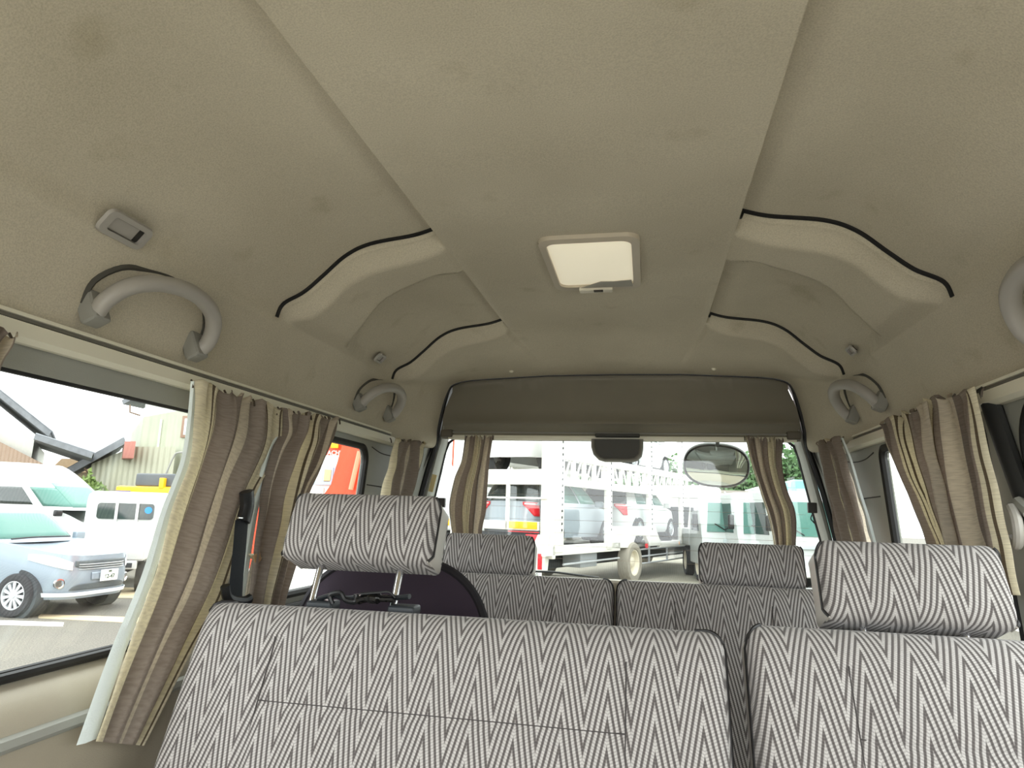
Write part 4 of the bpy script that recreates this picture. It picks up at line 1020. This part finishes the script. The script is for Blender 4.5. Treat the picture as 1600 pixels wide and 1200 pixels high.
MB().prism([(a_[0]-.3, a_[1]), (b_[0]+.3, b_[1]), (b_[0]-.6, B2(150, 718, YD)[1]), (a_[0]+.6, B2(150, 718, YD)[1])], 'y', YD-.4, YD+5.4).build('roof', mat('brown_roof', '9c8468', .7, var=.1), T, smooth=False)
# foliage
def leafy(name, label, cat, c, rad, n, m, size=.10, squash=1, trunk=None, group=None):
    t = thing(name, label, cat, (c[0], c[1], 0), group=group); rnd = random.Random(int(abs(c[0]*100)+abs(c[1])*10)); mb_ = MB()
    vs = []; fs = []
    for _ in range(n):
        d = Vector((rnd.gauss(0, 1), rnd.gauss(0, 1), rnd.gauss(0, 1))).normalized()*(rnd.random()**.35)
        p = Vector((d.x*rad[0], d.y*rad[1], c[2]+d.z*rad[2]*(1+.15*math.sin(d.x*7+d.y*5)))); a = Vector((rnd.gauss(0, 1), rnd.gauss(0, 1), rnd.gauss(0, 1))).normalized(); b = a.orthogonal().normalized(); b = (b+a.cross(b)*rnd.uniform(-1, 1)).normalized()
        s_ = size*rnd.uniform(.6, 1.3); k = len(vs); vs += [p-a*s_, p-b*s_*.5, p+a*s_, p+b*s_*.5]; fs.append([k, k+1, k+2, k+3])
    MB().add(vs, fs).build('foliage', m, t, smooth=False)
    if trunk: MB().tube([(0, 0, 0), (0.05, 0, c[2]*.5), (0, 0, c[2])], [trunk, trunk*.8, trunk*.5], 8).build('trunk', mat('bark', '6b5a48', .9), t)
    return t
gr1 = mat('hedge_green', '6f8545', .8, var=.3, vs=4); gr2 = mat('tree_green', '56774a', .8, var=.3, vs=1)
p = aY(128, 772, 22.0); leafy('hedge', 'green hedge between the left house and the shed', 'hedge', (p.x, 22.0, 1.45), (1.1, .6, 1.15), 1500, gr1, .12)
p0 = aY(92, 800, 21.5); p1 = aY(160, 800, 21.5)
T = thing('garden_wall', 'brown block garden wall under the hedge behind the white van', 'wall', ((p0.x+p1.x)/2, 21.2, 0)); h_ = aY(120, 790, 21.2).z; ww = (p1.x-p0.x)/2
MB().box((-ww, -.08, 0), (ww, .08, h_), .01).build('blocks', mat('brown_block', '9a8d78', .9, var=.15), T, smooth=False)
MB().box((-ww, -.10, h_), (ww, .10, h_+.05), .01).build('coping', mat('brown_coping', '867a68', .9), T)

# ---- orange excavator seen through the rear left window
T = thing('orange_excavator', 'big orange excavator with white cab panel seen through the rear left window', 'excavator', (0, 0, 0))
YO = 8.0
def O(px, py, dy=0): p = aY(px, py, YO+dy); return (p.x, p.z)
MB().prism([O(380, 905), O(560, 830), O(560, 690), O(520, 672), O(400, 655), O(360, 700)], 'y', YO, YO+1.6).build('body', orange, T, smooth=False)
MB().prism([O(470, 772), O(532, 772), O(566, 733), O(566, 727), O(540, 727), O(540, 712), O(470, 712)], 'y', YO-.05, YO+.1).build('cab_panel', mat('white_machine_paint', 'f3f3ef', .4), T, smooth=False)
o = MB().prism([O(507, 755), O(524, 755), O(526, 731), O(513, 728), O(507, 733)], 'y', YO-.09, YO+.0).build('cab_window', mat('blue_grey_window_frame', '9fb2c6', .3), T, smooth=False)
MB().prism([O(511, 753), O(521, 753), O(523, 735), O(513, 734)], 'y', YO-.10, YO+.0).build('pane', mat('tan_pane', 'd9bd84', .3), o, smooth=False)
MB().prism([O(524, 755), O(530, 755), O(541, 727), O(532, 726), O(526, 731)], 'y', YO-.08, YO+.0).build('door_frame', mat('blue_grey_window_frame', '9fb2c6', .3), T, smooth=False)
MB().prism([O(494, 758), O(526, 758), O(527, 752), O(497, 752)], 'y', YO-.10, YO+.0).build('cab_sill', mat('blue_grey_window_frame', '9fb2c6', .3), T, smooth=False)
MB().prism([O(517, 800), O(545, 760), O(562, 700), O(600, 690), O(612, 720), O(585, 775), O(570, 830)], 'y', YO-.5, YO-.12).build('boom', orange, T, smooth=False)
MB().tube([Vector(aY(562, 705, YO-.55)), Vector(aY(548, 765, YO-.55))], .03, 8).build('hydraulic_ram', mat('salmon_hose', 'f08a6a', .5), T)
MB().tube([Vector(aY(577, 748, YO-.55)), Vector(aY(564, 800, YO-.55))], .03, 8).build('hydraulic_ram', mat('salmon_hose', 'f08a6a', .5), T)
lettering('lettering', 'HITACHI', .08, aY(533, 708, YO-.06), (PI/2, 0, 0), white, T, 'RIGHT')
p = aY(523, 696, YO-.06); MB().box((-.05, -.01, -.035), (.05, .01, .035), .004, Matrix.Identity(3), p).build('emblem_plate', amber, T)
p0 = aY(498, 812, YO-.06); MB().box((-.10, -.01, -.05), (.10, .01, .05), .004, Matrix.Identity(3), aY(494, 768, YO-.07)).build('name_plate', mat('white_machine_paint', 'f3f3ef', .4), T)
MB().box((-5.0, YO+.1, 0), (-3.0, YO+.7, .8), .25).build('track', blackp, T); MB().box((-5.0, YO+1.2, 0), (-3.0, YO+1.8, .8), .25).build('track', blackp, T)
MB().prism([O(392, 720), O(404, 716), O(400, 760), O(390, 770)], 'y', YO-.06, YO+.0).build('side_plate', mat('white_machine_paint', 'f3f3ef', .4), T, smooth=False)
# white low wall / step seen under the raised headrest
T = thing('trailer_ramp', 'pale metal ramp on the ground seen below the raised headrest', 'ramp', (0, 0, 0))
p0 = aY(420, 905, 5.5); p1 = aY(480, 905, 5.5)
MB().box((p0.x-.4, 5.5, 0), (p1.x+.4, 6.3, p0.z+.05), .02).build('deck', mat('pale_grey_steel', 'c9ccc4', .6), T, smooth=False)
MB().box((p0.x-.4, 5.46, p0.z-.16), (p1.x+.4, 5.50, p0.z-.12), .005).build('lip', rimm, T)

# ---- car carrier (local frame: a along its length, b to its left)
D0 = 10.0; K = 1.4
Oc = aY(868, 860, D0); Oc = Vector((EYE.x+(Oc.x-EYE.x)*K, D0*K, 0))
AH = math.atan2(.934, .358)         # heading
def cz(z): return 1.66+(z-1.66)*K
T = thing('car_carrier', 'white two-deck car carrier truck loaded with cars behind the van', 'car carrier', tuple(Oc), (0, 0, AH))
cw = mat('white_carrier_paint', 'd6d4cc', .4)
Wc = 2.5
def post(a, b, z0, z1, w=.22, d=.14, name='post'): return MB().box((a-d/2, b-w/2, z0), (a+d/2, b+w/2, z1), .01).build(name, cw, T)
def side_post(a, z0, z1, w=.18, b=0.0): 
    return MB().box((a-w/2, b-.05, z0), (a+w/2, b+.05, z1), .01).build('post', cw, T)
dk = cz(1.17)
for b in (0, Wc):
    MB().box((-.5, b-.05, dk-.16), (3.2, b+.05, dk+.04), .01).build('side_beam', cw, T); MB().box((6.0, b-.05, dk-.16), (10.6, b+.05, dk-.0), .01).build('side_beam', cw, T)
    # raised arch over the wheel
    MB().prism([(2.3, dk-.1), (2.9, dk+.42), (5.6, dk+.42), (6.1, dk-.1), (5.2, dk-.1), (4.9, dk+.18), (4.2, dk+.18), (3.95, dk-.1)], 'y', b-.05, b+.05).build('wheel_fairing', cw, T, smooth=False)
    tt, tb = cz(2.50), cz(2.17)
    MB().box((0, b-.05, tt-.05), (9.0, b+.05, tt+.12), .01).build('truss_top_chord', cw, T); MB().box((0, b-.05, tb-.14), (9.0, b+.05, tb+.03), .01).build('truss_bottom_chord', cw, T)
    m = MB(); a = .35; k = 0
    while a < 8.4:
        m.tube([(a, b, tb), (a+.26, b, tt)] if (int(a/2.4) % 2 == 0) else [(a, b, tt), (a+.26, b, tb)], .025, 5); m.box((a+.34, b-.03, tb), (a+.46, b+.03, tt)); a += .52
    m.build('truss_lattice', cw, T)
for a, w in ((.05, .34), (2.55, .26), (5.25, .24), (7.9, .2)):
    for b in (-.02, Wc+.02):
        p = side_post(a, cz(1.1), cz(3.4), w, b)
        m = MB(); z = cz(1.4)
        while z < cz(3.3): m.box((a+w*.15, b-.062*(1 if b < 1 else -1)-.004, z), (a+w*.15+.035, b-.062*(1 if b < 1 else -1)+.004, z+.05)); z += .13
        m.build('adjuster_holes', under, p, smooth=False)
post(-.15, .1, .75, cz(3.4), .30, .12, 'rear_post'); post(-.15, Wc-.1, .75, cz(3.4), .30, .12, 'rear_post')
def RB(px, py, off=-.2): return None
# rear cross-members and gate
MB().box((-.22, .1, cz(2.07)), (-.08, Wc, cz(2.30)), .01).build('rear_crossbeam', cw, T)
MB().box((-.25, .28, cz(1.40)), (-.12, Wc-.1, cz(1.53)), .01).build('bumper_beam', cw, T)
for b0, b1 in ((.30, .98), (2.55, 3.0)): MB().box((-.27, b0, cz(1.42)), (-.25, b1, cz(1.525)), .003).build('reflector', amber, T)
MB().box((-.26, .26, cz(1.37)), (-.24, 1.0, cz(1.385)), .002).build('reflector_trim', redl, T)
for b in (.42, Wc-.42): MB().box((-.27, b-.14, cz(1.22)), (-.2, b+.14, cz(1.345)), .01).build('tail_lamp', redl, T)
MB().box((-.20, .2, cz(.95)), (-.08, Wc-.2, cz(1.36)), .01).build('rear_panel', under, T)
for b in (1.05, 1.75): MB().box((-.25, b-.035, cz(1.4)), (-.18, b+.035, cz(2.1)), .005).build('gate_bar', cw, T)
MB().box((-.25, .1, cz(1.86)), (-.2, Wc, cz(1.885)), .004).build('gate_rail', cw, T)
MB().prism([(.62, cz(.83)), (.10, cz(.83)), (.02, cz(1.35)), (.25, cz(1.35))], 'x', -.30, -.14).build('rear_stand', cw, T, smooth=False)
MB().box((-.31, .14, cz(.86)), (-.30, .24, cz(1.08)), .003).build('red_marker', redl, T)
pl_ = MB().box((-.32, .14, cz(.72)), (-.30, .56, cz(.83)), .004).build('number_plate', mat('white_plate', 'f2f2ee', .5), T)
lettering('plate_text', '12-20', .12, (-.325, .35, cz(.775)), (PI/2, 0, -PI/2), mat('green_plate_print', '3f5a4a', .6), pl_)
MB().box((0, .15, dk-.12), (10.5, Wc-.15, dk-.06)).build('lower_deck', mat('grey_deck_plate', '8d8d86', .7), T, smooth=False)
MB().box((0, .15, cz(2.16)), (9, Wc-.15, cz(2.20))).build('upper_deck', cw, T, smooth=False)
MB().box((.3, .7, .45), (10.5, 1.8, dk-.14), .02).build('chassis', under, T)
MB().box((1.25, .05, .50), (2.1, .5, .95), .03).build('tool_box', mat('grey_tool_box', '8e9294', .6), T)
for z, a0, a1 in ((.62, .3, 3.2), (.80, 4.6, 9.6), (.62, 4.6, 9.6), (.44, 4.6, 9.0)): MB().tube([(a0, -.02, z), (a1, -.02, z+.02)], .022, 6).build('side_guard_rail', rimm, T)
for a in (5.2, 6.6, 8.2): MB().box((a-.02, -.04, .42), (a+.02, .0, .95)).build('side_guard_stay', rimm, T, smooth=False)
MB().cyl((5.0, -.03, .88), (0, 1, 0), .06, .05).build('side_marker', redl, T); MB().cyl((7.6, -.03, .90), (0, 1, 0), .05, .05).build('side_marker', amber, T)
for b, sd in ((.02, -1), (Wc-.02, 1)):
    wheel(T, (4.0, b, .50), (0, sd, 0), .50, .28, steel=True, tm=mat('dusty_tyre_rubber', '8d877b', .9))
    wheel(T, (11.4, b, .50), (0, sd, 0), .50, .28, steel=True, tm=mat('dusty_tyre_rubber', '8d877b', .9))
# tractor cab
MB().box((10.7, 0, .55), (12.6, Wc, 2.75), .15).build('cab', cw, T)
MB().prism([(11.35, 1.75), (11.35, 2.5), (12.2, 2.5), (12.45, 1.75)], 'y', -.02, .03).build('cab_window', tglass, T, smooth=False)
MB().tube([(8.6, 0, dk), (9.2, 0, cz(2.4))], .05, 8).build('brace', cw, T); MB().tube([(10.2, 0, dk), (9.4, 0, cz(2.3))], .07, 8).build('brace', cw, T)
MB().tube(catmull([(12.6, -.1, 2.6), (12.75, -.25, 2.3), (12.75, -.28, 1.7)], 4), .03, 6).build('mirror_arm', rimm, T)
MB().box((10.0, .4, dk), (10.6, 2.1, cz(1.9)), .03).build('headboard_gear', under, T)

def on_carrier(a, b, z): d = Matrix.Rotation(AH, 3, 'Z') @ Vector((a, b, 0)); return (Oc.x+d.x, Oc.y+d.y, z)
def hatch(label, a, b, z, paint, L=4.05, scale=1.0, plate=None, wz=0):
    c = Car('car', label, 'car', on_carrier(a+L/2*scale, b, z), AH, L, 1.70, 1.47, paint, .93, sill=.22, nose_z=.72, tail_z=.98, ws=(.60, .16), rs=(-.97, -.80), pw=4.8, topw=.74, scale=scale, group='cars on the carrier')
    c.side_glass([(-1.30, -.30), (-.22, .60)], tglass, .12, .84); c.front_glass(tglass); c.rear_glass(dglass, .86, .10, .80)
    c.wheels(L/2-.78, -L/2+.78, .31, spokes=9)
    for sd in (-1, 1):
        a0 = PI-c.fy(.42); a1 = c.sx(-L/2+.22, 'tub')
        c.patch('tail_lamp', redl, 'tub', sd*a0, sd*a1, lambda u: .90-.30*min(1, u*1.6), lambda u: .98, off=.012, n=14)
        c.patch('tail_lamp_lens', mat('pale_pink_lens', 'eec6c8', .2), 'tub', sd*(a0*.93+a1*.07), sd*(a0*.25+a1*.75), .91, .955, off=.020, n=10)
    c.mirror(.66, .98)
    if plate: c.plate((-L/2-.02, 0, .80), txt=[(plate, .09, 0)], front=False)
    return c
carm1 = mat('pale_silver_paint', '98a1a8', .3, metal=.2)
hatch('silver hatchback at the rear of the carrier\'s lower deck with a red wraparound tail lamp', -.15, 1.15, dk-.06, carm1)
hatch('white hatchback further forward on the carrier\'s lower deck', 4.35, 1.05, dk+.02, white)
hatch('white hatchback on the rear of the carrier\'s upper deck, cut by the window top', -.1, 1.25, cz(2.34), white)
hatch('white car on the carrier\'s upper deck above the truss, one front wheel in sight', 4.1, 1.1, cz(2.50), white)

# ---- white trucks on the right, facing us
def light_truck(label, x, y, head, L=4.6, W_=1.7, H=2.0, paint=mat('off_white_truck_paint', 'b9bdbb', .35), tank=False, group='parked white light trucks'):
    T = thing('truck', label, 'truck', (x, y, 0), (0, 0, head), group); T.scale = (1.17, 1.17, 1.17)
    prof = [(0, .35), (.02, .95), (.10, 1.08), (.36, H-.12), (.48, H), (1.45, H), (1.52, H-.1), (1.55, .5), (1.55, .35)]
    m = MB(); w = W_/2; rows = []
    for yy, f in ((-w, .95), (-w+.04, .985), (-w+.14, 1), (w-.14, 1), (w-.04, .985), (w, .95)): rows.append([(-(.8+(px_-.8)*f), yy, 1.2+(z-1.2)*f) for px_, z in prof+[prof[0]]])
    m.sheet(rows); m.add(rows[0][:-1], [list(range(len(prof)))]); m.add(rows[-1][:-1], [list(range(len(prof)))]); m.build('cab', paint, T, deg=45)
    def fx(z): return interp([(1.08, -.10), (H-.12, -.36)], z)
    MB().add([(fx(1.12)+.02, -w+.12, 1.12), (fx(1.12)+.02, w-.12, 1.12), (fx(H-.22)+.02, w-.2, H-.22), (fx(H-.22)+.02, -w+.2, H-.22), (fx(1.12)-.02, -w+.12, 1.12), (fx(1.12)-.02, w-.12, 1.12), (fx(H-.22)-.02, w-.2, H-.22), (fx(H-.22)-.02, -w+.2, H-.22)], [[0, 1, 2, 3], [4, 5, 6, 7], [0, 1, 5, 4], [1, 2, 6, 5], [2, 3, 7, 6], [3, 0, 4, 7]]).build('windscreen', tglass, T, smooth=False)
    for sd in (-1, 1):
        MB().prism([(-.40, 1.12), (-.58, H-.24), (-1.30, H-.24), (-1.30, 1.12)], 'y', sd*(w-.02), sd*(w+.004)).build('door_window', dglass, T, smooth=False)
        MB().box((-.03, sd*(w-.22)-.12, .62), (.03, sd*(w-.22)+.12, .82), .02).build('headlamp', clear, T)
        MB().box((-.12, sd*(w+.14)-.06, 1.2), (-.04, sd*(w+.14)+.06, 1.5), .03).build('door_mirror', blackp, T)
        for a in (-.75, -L+1.0): wheel(T, (a, sd*(w-.1), .36), (0, sd, 0), .36, .2, steel=True)
    MB().box((-.04, -.4, .88), (.02, .4, .97), .01).build('badge_bar', mat('grey_badge_bar', 'b7c2c4', .4), T)
    MB().box((-.02, -w+.05, .36), (.05, w-.05, .56), .03).build('bumper', mat('pale_bumper', 'd8dcda', .4), T)
    MB().tube([(fx(1.15)+.04, -.3, 1.14), (fx(1.35)+.05, -.55, 1.30)], .012, 5).build('wiper', blackp, T)
    MB().box((-L, -w, .75), (-1.65, w, 1.15), .02).build('cargo_bed', paint, T)
    return T
def gp(px, Y): p = aY(px, 800, Y); return p.x
light_truck('white light truck with green-tinted windscreen just right of the carrier', gp(1158, 18.5), 18.5, -PI/2+.12, L=3.3, H=1.98)
light_truck('white light truck between the oval mirror and the right rear curtain', gp(1219, 17.5), 17.5, -PI/2+.16, L=4.0, H=1.98)
light_truck('white light truck visible right of the rear right curtain', gp(1282, 16.5), 16.5, -PI/2+.25, L=4.0, H=2.0)
T = thing('box_truck', 'tall white box truck far behind the light trucks', 'truck', (gp(1226, 36), 36, 0))
MB().box((-1.2, 0, .9), (1.2, 5, 3.3), .05).build('cargo_box', white, T); MB().box((-.9, -1.8, .5), (.9, 0, 2.2), .1).build('cab', white, T)
for x in (-.8, .8):
    for yy in (-.9, 4.5): MB().cyl((x, yy, .45), (1, 0, 0), .45, .25).build('wheel', tyre, T)
T = thing('teal_truck', 'teal truck cab at the right edge of the rear window', 'truck', (gp(1276, 24), 24, 0))
MB().box((-.75, 0, .6), (1.3, 2, 3.0), .12).build('cab', mat('teal_paint', '79b3b4', .4), T)
MB().box((-.6, -.03, 1.7), (1.1, .02, 2.7), .02).build('windscreen', mat('pale_teal_glass', 'a6d3d2', .1), T)
for x in (-.9, 1.0): MB().cyl((x, .6, .45), (1, 0, 0), .45, .25).build('wheel', tyre, T)
T = thing('sign_post', 'red and white banded marker post at the right of the rear window', 'post', (gp(1281, 9), 9, 0))
zt_ = aY(1281, 852, 9).z
MB().cyl((0, 0, zt_/2), (0, 0, 1), .05, zt_).build('pole', mat('white_pole', 'eeeeea', .5), T); MB().cyl((0, 0, zt_-.08), (0, 0, 1), .055, .15).build('red_band', redl, T)
MB().cyl((0, 0, zt_-.35), (0, 0, 1), .055, .12).build('red_band', redl, T)
T = thing('low_building', 'low grey-roofed building beneath the oval mirror in the distance', 'building', (gp(1150, 40), 40, 0))
MB().box((-5, 0, 0), (3, 6, 1.9)).build('wall', mat('pale_wall', 'd8d4c6', .8), T, smooth=False)
MB().prism([(-5.5, 1.9), (3.5, 1.9), (1.6, 3.2), (-3.4, 3.2)], 'y', -.5, 6.5).build('roof', mat('grey_brown_roof', '9d958c', .7), T, smooth=False)
for i, (px, zc_, ra, lab) in enumerate(((1098, 3.0, 2.6, 'green tree beyond the carrier\'s cab'), (1150, 3.2, 2.8, 'green tree straight below the oval mirror'), (1200, 3.4, 2.6, 'green tree behind the rear right curtain'), (1240, 4.3, 2.4, 'rounded green tree right of the rear right curtain'), (1290, 3.2, 2.5, 'green tree at the right pillar of the rear window'))):
    leafy('tree', lab, 'tree', (gp(px, 48), 48, zc_), (2.3, 2.0, ra), 2600, gr2, .22, trunk=.2, group='trees on the horizon')
# dark plants / stuff between the upper deck and sky behind the carrier
for px, zc_ in ((905, 3.3), (960, 3.2), (1040, 3.2)): leafy('tree', {905: 'green tree glimpsed through the first carrier bay', 960: 'green tree glimpsed behind the carrier\'s middle post', 1040: 'green tree glimpsed near the carrier\'s front'}[px], 'tree', (gp(px, 50), 50, zc_), (2.3, 2.0, 2.8), 2200, gr2, .22, trunk=.2, group='trees on the horizon')

# ---- orange crane and white building left of the rear window
T = thing('orange_crane', 'orange machine seen past the curtain at the left end of the rear window', 'machine', (gp(724, 22), 22, 0))
MB().box((-.5, 0, 3.1), (.8, 2, 4.1), .1).build('body', orange, T); MB().box((-1.6, 0, 0), (1.0, 2.2, 1.0), .2).build('track', blackp, T)
MB().box((-1.2, -.1, 1.0), (.8, 2.1, 3.1), .05).build('base', white, T)
# ---- white van on the right, seen through the rear right side window
c = Car('van', 'white van close beside the right rear window', 'van', (6.6, 5.9, 0), math.radians(200), 4.7, 1.7, 1.98, white, 1.12, nose_z=.95, ws=(.9, .55), rs=(-.99, -.96), pw=6, topw=.86)
c.side_glass([(-2.1, -.8), (-.7, .55), (.7, 1.5)], tglass, .16, .8); c.wheels(1.5, -1.5, .32, steel=True); c.rear_glass(dglass); c.front_glass(tglass)
T = thing('white_shed', 'white boarded shed above the white van outside the right window', 'shed', (9, 12, 0))
MB().box((-3, 0, 0), (4, 4, 3.4)).build('wall', corr_mat('white_boards', 'efefe8', 1.0), T, smooth=False)
MB().box((-3.3, -.3, 3.4), (4.3, 4.3, 3.6), .02).build('roof', mat('pale_roof', 'c9c9c0', .6), T)
